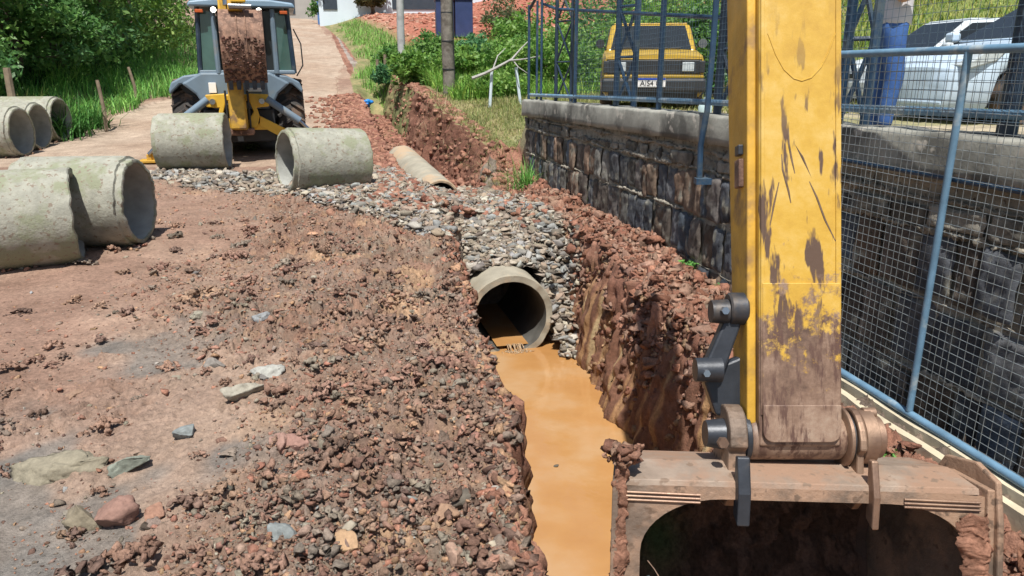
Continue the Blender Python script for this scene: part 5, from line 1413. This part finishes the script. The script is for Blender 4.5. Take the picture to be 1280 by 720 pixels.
# --- second pale car, nearer, front towards the left
c2 = PY(1152, 120, 9.0)
bc = empty('pale_blue_white_car', (c2.x+1.88, 9.45, -.57), (0, 0, R(187)), 'bluish white car at the right edge with its nose and fog lamp towards the left', 'car')
loft_car('body', bc, 'car_blue_white', [(-1.95, .55, .9), (-1.9, .92, .96), (-1.2, .97, 1), (.70, .93, 1), (.95, .90, .99), (1.55, .80, .94), (1.78, .70, .86), (1.90, .60, .78), (1.94, .40, .74)], .84, [(1.13, .36), (-1.35, .36)], zs=.17)
greenhouse(bc, 'car_blue_white', (-1.85, .92), (-1.35, .05), .93, 1.45, .76, .60)
for x in (1.13, -1.35):
    for sy in (-1, 1): car_wheel(bc, x, sy*.75, .31)
for sy in (-1, 1):
    hl = MB(); hl.prism([(1.36, .82), (1.62, .80), (1.86, .64), (1.80, .60), (1.50, .68)], sy*.50, sy*.80, 1); hl.build('headlight', 'lamp_lens', bc, bevel=.015)
    MB().lathe([(0, 0), (0, .06), (.03, .055), (.03, 0)], 18, 'x', (1.86, sy*.56, .36)).build('fog_lamp', 'black_plastic', bc, smooth=True)
    part(bc, 'mirror', 'car_blue_white', (.80, sy*.92, 1.0), (.12, .17, .12), .03)
    part(bc, 'door_handle', 'car_blue_white', (-.2, sy*.845, .80), (.16, .03, .04), .01)
part(bc, 'lower_grille', 'black_plastic', (1.90, 0, .34), (.07, .8, .14), .02)
part(bc, 'bumper_lip', 'car_blue_white', (1.88, 0, .22), (.14, 1.2, .06), .02)
part(bc, 'sill', 'black_plastic', (-.1, 0, .17), (2.0, 1.60, .06), .02)

# ================================================================== person standing on the yard
pz = PY(1100, 158, 7.25)
pr = empty('person', (pz.x, 7.25, h1(pz.x, 7.25)), (0, 0, R(70)), 'person in blue jeans and pale striped shirt standing at the wall fence', 'person')
pr.scale = (1.07,)*3
def skinned(name, verts, edges, radii, m, parent, sub=2, root=0):
    me = bpy.data.meshes.new(name); me.from_pydata(verts, edges, []); o = link_mesh(name, me, MATS[m], parent)
    md = o.modifiers.new('skin', 'SKIN'); md.use_smooth_shade = True
    for i, r_ in enumerate(radii):
        me.skin_vertices[0].data[i].radius = (r_, r_) if not isinstance(r_, tuple) else r_
    me.skin_vertices[0].data[root].use_root = True
    s_ = o.modifiers.new('sub', 'SUBSURF'); s_.levels = s_.render_levels = sub
    dg = bpy.context.evaluated_depsgraph_get(); me2 = bpy.data.meshes.new_from_object(o.evaluated_get(dg))
    bpy.data.objects.remove(o)
    for p_ in me2.polygons: p_.use_smooth = True
    o2 = bpy.data.objects.new(name, me2); col.objects.link(o2); o2.parent = parent
    return o2
# skeleton facing -y (towards the trench), 1.74 m
bv = [(0, 0, .96), (0, 0, 1.10), (0, -.01, 1.28), (0, 0, 1.42), (0, -.005, 1.50), (0, -.02, 1.60), (0, -.02, 1.70)]
be = [(0, 1), (1, 2), (2, 3), (3, 4), (4, 5), (5, 6)]; br = [(.15, .11), (.135, .10), (.155, .11), (.12, .085), .052, (.075, .095), (.065, .08)]
def addv(p, par, r_):
    bv.append(p); br.append(r_); be.append((par, len(bv)-1)); return len(bv)-1
hands = []
for sx in (-1, 1):
    h_ = addv((sx*.09, 0, .90), 0, .095); k_ = addv((sx*.10, -.02+sx*.03, .50), h_, .060); a_ = addv((sx*.10, .01+sx*.03, .10), k_, .038)
    hl_ = addv((sx*.12, .02, .045), a_, .038); t_ = addv((sx*.135, -.13, .03), hl_, .028)
    s_i = addv((sx*.19, 0, 1.39), 3, .055); e_ = addv((sx*.24, .0, 1.12), s_i, .042); w_ = addv((sx*.16, -.22, 1.24), e_, .028)
    p_ = addv((sx*.12, -.27, 1.28), w_, (.036, .020))
    for fi, (dx, ln) in enumerate(((-.027, .065), (-.009, .078), (.009, .074), (.027, .058))):
        m1 = addv((sx*(.10), -.30+dx*.4, 1.29+dx), p_, .0095); addv((sx*(.10-ln*.6), -.32, 1.30+dx), m1, .008)
    th_ = addv((sx*.12, -.25, 1.315), w_, .011); addv((sx*.09, -.27, 1.335), th_, .009)
body = skinned('body', bv, be, br, 'skin', pr)
hv = [(0, .01, 1.62), (0, .02, 1.72), (0, .055, 1.66)]
skinned('hair', hv, [(0, 1), (1, 2)], [.08, .085, .07], 'hair', pr)
f_ = MB(); f_.lathe([(0, .0), (.012, .012), (.03, .004)], 8, 'y', (0, -.125, 1.625)); f_.build('nose', 'skin', pr, smooth=True)
for sx in (-1, 1): MB().lathe([(-.008, 0), (0, .008), (.008, 0)], 10, 'y', (sx*.032, -.112, 1.655)).build('eye', 'ink', pr, smooth=True)
MB().box((0, -.113, 1.585), (.045, .01, .008)).build('mouth', 'orange_lens', pr, bevel=.003)
jv = [(0, 0, 1.06), (0, 0, .94)]; je = [(0, 1)]; jr = [(.165, .125), (.17, .13)]
for sx in (-1, 1):
    b0 = len(jv); jv += [(sx*.09, 0, .86), (sx*.10, -.02+sx*.03, .50), (sx*.10, .01+sx*.03, .26), (sx*.10, .01+sx*.03, .07)]; jr += [.108, .085, .074, .070]
    je += [(1, b0), (b0, b0+1), (b0+1, b0+2), (b0+2, b0+3)]
skinned('jeans', jv, je, jr, 'denim', pr, root=1)
sv = [(0, 0, .93), (0, 0, 1.12), (0, -.01, 1.30), (0, 0, 1.43)]; se = [(0, 1), (1, 2), (2, 3)]; sr = [(.19, .145), (.175, .135), (.185, .14), (.11, .09)]
for sx in (-1, 1):
    b0 = len(sv); sv += [(sx*.18, 0, 1.40), (sx*.235, .02, 1.18)]; sr += [.072, .066]; se += [(3, b0), (b0, b0+1)]
sv.append((0, 0, .96)); se[0] = (0, len(sv)-1); se.append((len(sv)-1, 1)); sr.append((.20, .155))
skinned('shirt', sv, se, sr, 'shirt', pr, root=0)
for sx in (-1, 1):
    bt = MB(); bt.lathe([(0, 0), (0, .05), (.04, .058), (.07, .05), (.11, .046), (.11, 0)], 16, 'z', (sx*.12, .01, 0)); bt.box((sx*.13, -.08, .03), (.09, .20, .06)); bt.build('boot', 'boots', pr, bevel=.015)

# bottle-like jug beside the yellow car
jp = PY(881, 140, 9.4)
jo = MB().lathe([(0, 0), (0, .07), (.03, .085), (.15, .085), (.20, .05), (.22, .025), (.26, .025), (.26, 0)], 20, 'z').build('plastic_jug', 'pale_plastic', smooth=True)
jo.location = (jp.x, 9.4, h1(jp.x, 9.4)); tag(jo, 'pale translucent plastic jug on the ground below the yellow car', 'jug')
# ================================================================== vegetation
def leafy(name, parent, centers, n, size, cols, seed, spread=.5, asp=.5, up=.3, jit=.28):
    r = np.random.default_rng(seed); C = np.array(centers, float)
    i = r.integers(0, len(C), n); d = r.normal(size=(n, 3)); d /= np.linalg.norm(d, axis=1, keepdims=True)
    rad = C[i, 3]*(r.random(n)**.42)
    P_ = C[i, :3]+d*rad[:, None]*np.array([1, 1, .8]); P_[:, 2] = np.maximum(P_[:, 2], .05)
    tn = np.array(cols)[(i*7919) % len(cols)]
    v, f, t = leaves(P_, size, seed, cols, jit, up, asp)
    tt = np.repeat(tn, 4, 0); t = t*.5+tt*.5*(1+r.normal(0, .12, len(tt)))[:, None]
    return np_mesh(name, v, f, MATS['leaf'], parent, np.clip(t, .005, .9))
G_DARK = [(.09, .22, .06), (.13, .28, .075), (.07, .18, .07), (.18, .34, .09)]
G_MID = [(.11, .25, .06), (.17, .33, .08), (.08, .20, .06), (.21, .36, .09)]
G_LIGHT = [(.16, .32, .06), (.22, .38, .07), (.11, .25, .06), (.27, .40, .10)]
def tree(x, y, h, rad, cols, label, seed, n=9000, size=.15, low=.12, kind='tree', group='trees along the left side of the road', trunk=.10, thin=0):
    r = np.random.default_rng(seed); z = h1(x, y)
    root = empty(kind, (x, y, z-.05), (0, 0, 0), label, kind.replace('_', ' ') if kind in ('tree', 'bush') else kind, group)
    mb = MB(); cs = []
    for k in range(3 if kind == 'bush' else 2):
        lx_, ly_ = r.normal(0, .22, 2); top = (lx_*h*.6, ly_*h*.6, h*.8)
        pts = [(r.normal(0, .05), r.normal(0, .05), 0)]
        for u in (.25, .5, .75, 1.): pts.append((top[0]*u+r.normal(0, .08*h*.2), top[1]*u+r.normal(0, .08*h*.2), top[2]*u))
        mb.tube(pts, [trunk, trunk*.8, trunk*.6, trunk*.4, trunk*.15], 7)
        for j in range(7):
            b0 = Vector(pts[r.integers(1, 4)]); a = r.uniform(0, 6.28); ln = rad*r.uniform(.5, 1.0)
            e_ = b0+Vector((math.cos(a)*ln, math.sin(a)*ln, r.uniform(-.05, .5)*h*.4)); mid = (b0+e_)/2+Vector((0, 0, r.uniform(-.1, .2)*h*.3))
            mb.tube([b0, mid, e_], [trunk*.35, trunk*.22, trunk*.06], 5)
            cs.append((*e_, rad*r.uniform(.22, .42))); cs.append((*mid, rad*r.uniform(.2, .35)))
    for j in range(26):
        a = r.uniform(0, 6.28); q_ = math.sqrt(r.random())*rad; zz = h*(low+(1-low)*r.random())
        k = 1-max(0, (zz/h-.6)/.4)*.6
        cs.append((math.cos(a)*q_*k, math.sin(a)*q_*k, zz, rad*r.uniform(.18, .40)))
    mb.build('trunk', 'bark', root, smooth=True)
    leafy('crown', root, cs, n, size, cols, seed+1)
    return root
LTREES = [
 (-12.9, 16.6, 4.2, 1.7, G_DARK, 'nearest dark green leafy tree at the far left edge, over a wooden post'),
 (-13.1, 18.8, 5.0, 2.0, G_MID, 'broad leaved tree behind the three parallel pipes'),
 (-13.3, 20.8, 5.0, 2.0, G_DARK, 'dark tree with arching bare limbs above the tall grass'),
 (-13.5, 22.9, 5.8, 2.3, G_DARK, 'tree with a dark crooked trunk midway along the hedge'),
 (-13.8, 25.4, 6.0, 2.4, G_MID, 'mid green tree behind the tall roadside grass'),
 (-14.6, 28.4, 6.4, 2.6, G_LIGHT, 'light green tree just left of the backhoe cab'),
 (-15.5, 31.5, 7.0, 3.0, G_MID, 'tree seen behind the backhoe cab window'),
 (-18.2, 38.0, 7.5, 3.2, G_DARK, 'dark rounded tree right above the backhoe cab'),
 (-15.2, 18.8, 7.5, 3.0, G_DARK, 'taller tree rising behind the left hedge near the grey pole'),
 (-16.5, 24.5, 8.0, 3.2, G_LIGHT, 'tall bright green tree in the second row behind the hedge'),
 (-14.2, 16.0, 6.5, 2.6, G_DARK, 'tall dark tree in the second row at the left edge'),
 (-25.5, 49.0, 8.5, 3.6, G_DARK, 'dark tree left of the distant grey house'),
]
for i, (x, y, h, rd, cl, lab) in enumerate(LTREES):
    tree(x, y, h, rd, cl, lab, 500+i*3, n=int(11000 if y < 25 else 8000), size=.13+.0035*max(0, y-12), low=.10)
for i, (x, y, h, rd, cl, lab) in enumerate([
    (-14.6, 62.5, 4.2, 1.5, G_MID, 'small tree beside the far end of the road, left of the blue kiosk'),
    (-10.6, 60.0, 4.0, 1.3, [(.10, .085, .03), (.07, .08, .03), (.14, .10, .04)], 'brownish tree at the corner of the white building'),
    (-12.4, 64.0, 5.5, 1.8, G_DARK, 'dark tree behind the blue kiosk'),
]): tree(x, y, h, rd, cl, lab, 560+i*3, 3500, .28, .2, group='trees at the far end of the road')
# bushes on the right-hand verge
for i, (px, Y, h, rd, cl, lab) in enumerate([
    (520, 21.5, 1.0, .75, G_LIGHT, 'leafy bush just right of the pale concrete pole'),
    (540, 24.0, 1.3, .8, G_MID, 'taller bush behind, between the two poles'),
    (580, 22.0, 1.0, .75, G_LIGHT, 'broad leaved bush right of the wooden pole'),
    (598, 25.5, 1.1, .8, [(.09, .24, .10), (.13, .30, .12)], 'blue green leafy bush below the dark blue container'),
    (645, 21.0, 1.3, 1.0, G_LIGHT, 'bright green bush on the bank left of the fence'),
    (622, 17.6, .6, .7, G_LIGHT, 'low bush under the fallen grey branches'),
    (668, 24.5, 1.8, 1.4, G_LIGHT, 'yellow green bush high on the bank behind the fence corner'),
    (486, 24.5, .6, .5, [(.08, .22, .10), (.12, .28, .10)], 'small low bush left of the pale pole foot'),
    (493, 30.0, .8, .7, G_MID, 'small bush on the edge of the red earth slope'),
    (632, 33.0, 2.0, 1.0, [(.14, .17, .08), (.10, .14, .06)], 'pale olive bush on the red slope near the fence'),
    (700, 19.5, 1.5, 1.2, G_LIGHT, 'bush seen between the left lattice columns of the fence'),
    (742, 18.5, 1.4, 1.1, G_LIGHT, 'bush left of the yellow car behind the fence'),
    (790, 19.5, 1.9, 1.3, G_LIGHT, 'bush straight behind the yellow car roof'),
    (850, 18.5, 2.6, 1.7, G_LIGHT, 'bright bush behind the right end of the yellow car roof'),
    (893, 17.5, 2.3, 1.3, G_DARK, 'dark bush right of the yellow car mirror'),
    (930, 20.0, 3.2, 2.2, G_MID, 'bush behind the excavator arm on the bank'),
    (760, 23.5, 3.0, 2.2, G_MID, 'large bush higher on the bank over the yellow car'),
    (850, 24.5, 3.4, 2.6, G_MID, 'widest bush at the top of the bank'),
]):
    p = PY(px, 100, Y); tree(p.x, Y, h, rd, cl, lab, 600+i*3, int(3800 if rd < 1.2 else 6500), .11 if Y < 20 else .13, .05, 'bush', 'bushes on the right bank', .03)

def field(name, label, sel, n, h, w, cols, seed, lean=.6, xr_=(-20, 10), yr=(10, 40), jit=.25, seg_=2, power=1.4):
    r = np.random.default_rng(seed); Y = (yr[0]**(1-power)+(yr[1]**(1-power)-yr[0]**(1-power))*r.random(n))**(1/(1-power)) if power != 1 else yr[0]*(yr[1]/yr[0])**r.random(n)
    X = r.uniform(xr_[0], xr_[1], n); k = sel(X, Y, r); X, Y = X[k], Y[k]
    z = H(X, Y); hh = h*(.55+.9*np.clip(.5+fbm(X*.8, Y*.8, 0, 2, seed), 0, 1))
    v, f, t = blades(np.stack([X, Y, z], 1), hh, w, seed, lean, cols, jit, seg_)
    tag(np_mesh(name, v, f, MATS['blade'], None, t), label, None, None, 'stuff')
field('tall_grass', 'tall bright green grass growing along the left side of the road',
      lambda X, Y, r: (X < road_l(Y)-.1+.35*noise(Y*1.3, 0*Y, 0, 5)) & (X > road_l(Y)-2.9), 60000, .62, .028, [(.16, .42, .08), (.22, .48, .10), (.11, .30, .07), (.28, .50, .13)], 701, .8, (-20, -8), (11, 45), seg_=3)
field('ground_cover', 'dark weeds under the trees at left', lambda X, Y, r: (X < road_l(Y)-2.4), 26000, .7, .05, [(.04, .11, .03), (.06, .15, .04)], 702, .9, (-19, -10.5), (11, 45))
field('verge_grass', 'green grass covering the verge right of the road',
      lambda X, Y, r: (X > road_r(Y)+.9+.5*noise(Y*.9, 0*Y, 0, 6)) & (st(X, Y)[1] < tLL(st(X, Y)[0])-.35) & (X < road_r(Y)+3.2+.02*(Y-20)) | ((st(X, Y)[0] > 24.5) & (X > road_r(Y)+1.0+.5*noise(Y*.9, 0*Y, 0, 6)) & (X < road_r(Y)+np.where(Y > 30, 2.7, 5.2))),
      46000, .36, .03, [(.20, .40, .08), (.26, .46, .11), (.14, .30, .06)], 703, .8, (-14, -1), (19, 58))
field('bank_grass', 'green grass on the bank between the poles and the fence',
      lambda X, Y, r: (st(X, Y)[1] > tRL(st(X, Y)[0])+.5) & (Y > 17) & (X < 3.0) & (r.random(len(X)) < .85), 60000, .62, .028, [(.18, .38, .06), (.24, .44, .08), (.12, .28, .05), (.34, .46, .10)], 704, .8, (-6, 3), (17, 32))
field('dry_grass', 'short dry yellow green grass at the wall corner and round the pole foot',
      lambda X, Y, r: (st(X, Y)[1] > tRL(st(X, Y)[0])+.02) & (wdist(X, Y) < 3.5) & (st(X, Y)[0] > 12.45) & (Y < 18.2), 46000, .15, .012, [(.34, .33, .13), (.26, .30, .10), (.42, .38, .20), (.17, .25, .07)], 705, 1.0, (-4, 4.5), (12.3, 18.5))
field('hanging_dry_grass', 'dry straw grass hanging over the edge of the cut bank',
      lambda X, Y, r: (np.abs(st(X, Y)[1]-tRL(st(X, Y)[0])-.0) < .22) & (st(X, Y)[0] > 10.8) & (st(X, Y)[0] < 18), 14000, .26, .010, [(.42, .36, .22), (.34, .30, .15), (.26, .26, .10)], 706, 1.9, (-3, 2), (10.5, 17.5), seg_=3)
field('yard_grass', 'dry grass on the yard round the yellow car', lambda X, Y, r: (wdist(X, Y) > 1.5) & (wdist(X, Y) < 9) & (Y > 10.5) & (r.random(len(X)) < .8), 30000, .14, .016, [(.34, .33, .13), (.24, .28, .09)], 707, .9, (-1, 12), (10, 19))
field('slope_grass', 'yellow green grass on the bank behind the parked cars',
      lambda X, Y, r: (wdist(X, Y) > 9.0) & (X > .5), 90000, .34, .032, [(.26, .32, .06), (.20, .30, .06), (.36, .36, .09), (.12, .22, .05)], 708, .8, (.5, 26), (10, 34))

def tuft(px, py, z, n, h, w, cols, label, seed, rad=.08, lean=.8, dz=0, P_=None):
    p = P_ if P_ is not None else PZ(px, py, z)
    r = np.random.default_rng(seed); Q = np.stack([p.x+r.normal(0, rad, n), p.y+r.normal(0, rad, n), np.zeros(n)], 1)
    Q[:, 2] = p.z if P_ is not None else np.maximum(H(Q[:, 0], Q[:, 1]), -9)
    v, f, t = blades(Q, h, w, seed, lean, cols, .2, 4)
    return tag(np_mesh('grass_tuft', v, f, MATS['blade'], None, t), label, 'grass tuft', 'grass tufts and weeds')
pt = wall_pt(fa(684)+.0, -.22); pt.z = h1(pt.x, pt.y)-.02
tuft(0, 0, 0, 170, .52, .016, [(.14, .36, .07), (.20, .42, .10), (.10, .27, .05)], 'bright green grass tuft growing against the stone wall near its corner', 800, .09, .8, P_=pt)
pt = Vector((-11.0, 17.0, h1(-11.0, 17.0)))
tuft(0, 0, 0, 260, .95, .030, [(.45, .50, .12), (.30, .42, .08), (.52, .52, .2)], 'yellowish long leaved clump of grass right of the left wooden post', 801, .25, 1.0, P_=pt)
for k, (x, y) in enumerate([(-9.9, 16.9), (-9.9, 17.8), (-10.0, 16.3)]):
    tuft(0, 0, 0, 170, .85, .035, [(.05, .16, .03), (.08, .22, .05)], ['dark green reed like clump behind the three parallel pipes', 'dark green reed like clump at the start of the tall grass', 'green reed like clump drooping over the parallel pipes'][k], 802+k, .2, 1.1, P_=Vector((x, y, h1(x, y))))
def weed(px, py, z, n, size, spread, label, seed, cols=((.12, .32, .07), (.16, .40, .09))):
    p = PZ(px, py, z); r = np.random.default_rng(seed); z0 = h1(p.x, p.y)
    P_ = np.stack([p.x+r.normal(0, spread, n), p.y+r.normal(0, spread, n), z0+r.random(n)*spread*1.3+.02], 1)
    v, f, t = leaves(P_, size, seed, cols, .2, .8, .65)
    tag(np_mesh('weed', v, f, MATS['leaf'], None, t), label, 'weed', 'grass tufts and weeds')
weed(858, 352, -1.9, 60, .045, .05, 'small leafy weed on the red clods at the wall foot', 820)
weed(893, 377, -1.95, 50, .045, .04, 'small leafy weed nearest the excavator arm by the wall foot', 821)
weed(735, 268, -1.8, 30, .04, .04, 'tiny weed on the clods near the wall corner', 822)
weed(1110, 575, -1.95, 40, .035, .04, 'small leafy weed between the bucket and the concrete kerb', 823)
weed(1145, 588, -1.95, 40, .035, .035, 'small weed by the kerb just left of the bucket corner', 824)
weed(1262, 655, -1.95, 45, .03, .04, 'small weed at the right edge below the kerb', 825)
weed(313, 188, -1.5, 150, .07, .07, 'low green weed growing between the two pipes before the backhoe', 826, ((.12, .18, .06), (.18, .22, .09)))

# lumps of red earth over the far slope
r = np.random.default_rng(91); n = 5000; Y = r.uniform(30, 60, n); X = road_r(Y)+3.0+r.random(n)*22; z = H(X, Y)
v, f, t = lumps(np.stack([X, Y, z], 1), r.uniform(.06, .42, n)*r.random(n)**.6, palette(n, [(.40, .19, .13), (.30, .11, .075), (.45, .27, .2)], .18, 4), 1, .6, (.3, .6), 92, .4, .5)
tag(np_mesh('slope_clods', v, f, MATS['clod'], None, t), 'broken red earth lying over the bare slope beyond the verge', None, None, 'stuff')
# ================================================================== poles, posts, branches, small things
def pole(px, Y, h, r0, r1, m, label, name='utility_pole', lean=(0, 0), bands=0):
    p = PY(px, 100, Y); z = h1(p.x, Y)-.3
    root = empty(name, (p.x, Y, z), (lean[0], lean[1], 0), label, 'pole')
    mb = MB(); mb.tube([(.0+.01*math.sin(k*2.1), .01*math.sin(k*1.3), h*k/10) for k in range(11)], [r0+(r1-r0)*k/10 for k in range(11)], 14)
    mb.build('shaft', m, root, smooth=True)
    if bands:
        for k in range(bands):
            zz = .9+k*.62; rr_ = r0+(r1-r0)*zz/h
            MB().lathe([(-.012, rr_-.005), (-.012, rr_+.006), (.012, rr_+.006), (.012, rr_-.005)], 14, 'z', (0, 0, zz)).build('wire_band', 'black_steel', root)
        MB().tube([(r0*1.0, -.02, .3), (r0*.98, -.03, h*.5), (r1, -.03, h)], .012, 5).build('cable', 'black_plastic', root)
    MB().box((0, 0, h-.8), (1.8, .09, .10)).build('cross_arm', 'pole_wood', root, bevel=.01)
    for x in (-.8, 0, .8): MB().lathe([(0, 0), (0, .04), (.05, .05), (.08, .03), (.14, .04), (.14, 0)], 12, 'z', (x, 0, h-.75)).build('insulator', 'pale_plastic', root)
    return root
pole(561, 18.0, 7.5, .145, .10, 'pole_wood', 'weathered wooden utility pole with dark bands on the grassy bank', lean=(0, R(-.4)), bands=9)
pole(503, 24.0, 8.0, .125, .085, 'pole_concrete', 'slim pale concrete pole behind the bushes left of the wooden pole', lean=(0, R(.5)))
pole(80, 27.0, 8.5, .16, .12, 'pole_concrete', 'pale grey pole top showing through the trees at upper left')
def stick(name, pts, r_, m, label, cat_, group=None):
    mb = MB(); mb.tube(pts, r_, 8); return tag(mb.build(name, m, smooth=True), label, cat_, group)
for i, (px, Y, h, lab) in enumerate([(12, 16.2, 1.5, 'thick wooden fence post at far left beside the yellowish grass'), (125, 17.5, 1.15, 'slim leaning fence post in the tall grass left of centre'), (168, 21.5, 1.0, 'fence post deeper in the tall grass under the trees')]):
    p = PY(px, 110, Y); z = h1(p.x, Y); stick('fence_post', [(p.x, Y, z-.2), (p.x+.01, Y, z+h*.5), (p.x-.05*i, Y+.02, z+h)], [.085 if i == 0 else .045, .08 if i == 0 else .042, .07 if i == 0 else .038], 'post_wood', lab, 'fence post', 'old fence posts')
for i, (px, Y, lab) in enumerate([(470, 26.0, 'short grey stake left of the pale pole, the left of two'), (480, 25.6, 'short grey stake left of the pale pole, the right of two')]):
    p = PY(px, 60, Y); z = h1(p.x, Y); stick('stake', [(p.x, Y, z-.1), (p.x+.02, Y, z+.75)], [.06, .05], 'post_wood', lab, 'stake', 'old fence posts')
for px0, py0, px1, py1, Y, lab in [(612, 107, 615, 86, 16.0, 'white painted stake holding up the fallen branch, left one'), (651, 110, 645, 84, 16.0, 'white painted leaning stake holding up the fallen branch, right one')]:
    a = PY(px0, py0, Y); b = PY(px1, py1, Y); a.z = h1(a.x, a.y)-.05
    stick('white_stake', [a, b], .032, 'white_wall', lab, 'stake', 'stakes under the fallen branch')
br_ = empty('fallen_branch', PY(600, 97, 15.8), (0, 0, 0), 'bare grey fallen branch lying across two white stakes in the grass', 'branch')
bm_ = Matrix.Translation(-Vector(br_.location))
def brp(l): return [PY(px, py, Y) for px, py, Y in l]
mb = MB()
mb.tube(brp([(590, 98, 15.8), (606, 92, 15.9), (622, 84, 15.9), (640, 74, 16.0), (652, 60, 16.1), (664, 48, 16.2)]), [.035, .032, .03, .024, .016, .008], 7)
mb.tube(brp([(636, 76, 16.0), (655, 74, 15.8), (675, 70, 15.6)]), [.022, .016, .008], 6)
mb.tube(brp([(616, 87, 15.9), (622, 70, 16.1), (632, 60, 16.3)]), [.018, .012, .006], 6)
mb.tube(brp([(640, 74, 16.0), (648, 84, 15.8), (660, 92, 15.8)]), [.016, .010, .006], 6)
mb.build('limb', 'grey_branch', br_, smooth=True, mtx=bm_)
# blue plastic bag on the verge
p = PY(457, 92, 22.0); v, f, t = lumps(np.array([[p.x, 22.0, h1(p.x, 22.0)+.20]]), [.34], np.ones((1, 3)), 3, .5, (.6, .7), 44)
tag(np_mesh('plastic_bag', v, f, MATS['blue_plastic'], None, t), 'crumpled blue plastic bag lying on the verge grass', 'bag')
# ================================================================== distant buildings
def house(name, px, Y, w, d, h, m, label, floors=1, roof='flat', wins=(), rot=0, zoff=-.4):
    p = PY(px, 20, Y); z = h1(p.x, Y)+zoff
    root = empty(name, (p.x, Y, z), (0, 0, R(rot)), label, 'building', )
    MB().box((0, d/2, h/2-1.5), (w, d, h+3)).build('wall', m, root, bevel=.03)
    if roof == 'gable':
        MB().prism([(-w/2-.4, h), (0, h+w*.2), (w/2+.4, h), (w/2+.4, h+.12), (0, h+w*.2+.14), (-w/2-.4, h+.12)], -.4, d+.4, 1).build('roof', 'roof_tile', root)
    else:
        MB().box((0, d/2, h+.09), (w+.4, d+.4, .18)).build('roof', 'roof_tile' if roof == 'tile' else 'grey_wall', root, bevel=.02)
    for (nm, x, zc, ww, hh, mm) in wins:
        o = MB().box((x, -.03, zc), (ww, .08, hh)).build(nm, mm, root, bevel=.01)
        if nm == 'window':
            MB().box((x, -.075, zc), (.05, .02, hh-.04)).build('frame', 'white_wall', o)
    return root
house('white_building', 470, 61.0, 20.0, 9.0, 5.4, 'white_wall', 'long white building with dark doors at the top of the red slope', wins=(
    ('door', -9.1, 1.9, 1.1, 2.6, 'dark_door'), ('door', -2.6, 1.9, 3.4, 2.6, 'dark_door'), ('window', 6.5, 2.6, 1.6, 1.2, 'dark_door'), ('awning', 3.5, 3.2, 3.0, .15, 'grey_wall')), zoff=-.3).location.x += 5.6
house('grey_house', 367, 76.0, 6.5, 6, 6.4, 'grey_wall', 'grey two storey house at the far end of the road', roof='tile', wins=(
    ('window', -1.6, 4.4, 1.5, 1.5, 'dark_door'), ('window', 1.5, 4.4, .9, 1.2, 'dark_door'), ('door', -1.0, 1.5, 2.4, 2.0, 'dark_door'), ('balcony', 0, 2.9, 5.5, .25, 'tan_wall')), zoff=-.1)
house('tan_house', 387, 80.0, 4.5, 6, 5.5, 'tan_wall', 'small tan house right of the grey two storey house', roof='gable', wins=(('window', -.9, 3.4, .9, 1.0, 'dark_door'), ('door', .9, 1.2, 1.0, 2.0, 'roof_tile')), zoff=-.1)
house('kiosk', 419, 66.0, 3.0, 2.2, 2.3, 'blue_paint', 'small blue kiosk beside the top of the road', wins=(('window', -.6, 1.5, 1.2, .7, 'white_wall'), ('door', .8, 1.1, .7, 1.7, 'dark_door')), zoff=-.1)
# dark blue container on the slope
p = PY(567, 26, 36.0); bx = empty('container', (p.x, 36.0, h1(p.x, 36)-.05), (0, 0, R(8)), 'dark blue metal container standing on the red slope behind the wooden pole', 'container')
for x in (-.42, .44): MB().box((x, 0, .85), (.80, 1.1, 1.6)).build('door' if x < 0 else 'body', 'blue_box', bx, bevel=.03)
MB().box((.01, 0, 1.68), (1.72, 1.2, .08)).build('lid', 'blue_box', bx, bevel=.02)
for x in (-.7, .7):
    for y in (-.4, .4): MB().tube([(x, y, 0), (x, y, .1)], .06, 8).build('foot', 'black_steel', bx)

# ================================================================== camera and light
cam = bpy.data.cameras.new('camera'); co = bpy.data.objects.new('camera', cam); col.objects.link(co)
co.location = (0, 0, 0); co.rotation_euler = (math.pi/2-PITCH, 0, 0)
cam.sensor_width = 36; cam.lens = FOC/1280*36; cam.clip_end = 1000; cam.clip_start = .05
scn.camera = co
SUN_EL, SUN_HEAD = R(66), R(182)        # compass heading the sun stands at
w = bpy.data.worlds.new('World'); scn.world = w; w.use_nodes = True
nt = w.node_tree; bg = nt.nodes['Background']
sky = nt.nodes.new('ShaderNodeTexSky'); sky.sky_type = 'NISHITA'; sky.sun_disc = False
sky.sun_elevation = SUN_EL; sky.sun_rotation = SUN_HEAD; sky.air_density = 1.2; sky.dust_density = 1.5
nt.links.new(sky.outputs[0], bg.inputs[0]); bg.inputs[1].default_value = .075
sl = bpy.data.lights.new('sun', 'SUN'); so = bpy.data.objects.new('sun', sl); col.objects.link(so)
sl.energy = 5.0; sl.angle = R(.53); sl.color = (1, .955, .88)
sd = Vector((math.sin(SUN_HEAD)*math.cos(SUN_EL), math.cos(SUN_HEAD)*math.cos(SUN_EL), math.sin(SUN_EL)))
so.rotation_euler = sd.to_track_quat('Z', 'Y').to_euler(); so.location = (0, -10, 25)
vs_ = scn.view_settings; vs_.view_transform = 'Standard'; vs_.look = 'None'; vs_.exposure = .4; vs_.gamma = 1
scn.cycles.max_bounces = 6; scn.cycles.transparent_max_bounces = 8
scn.render.resolution_x = 1024; scn.render.resolution_y = 576
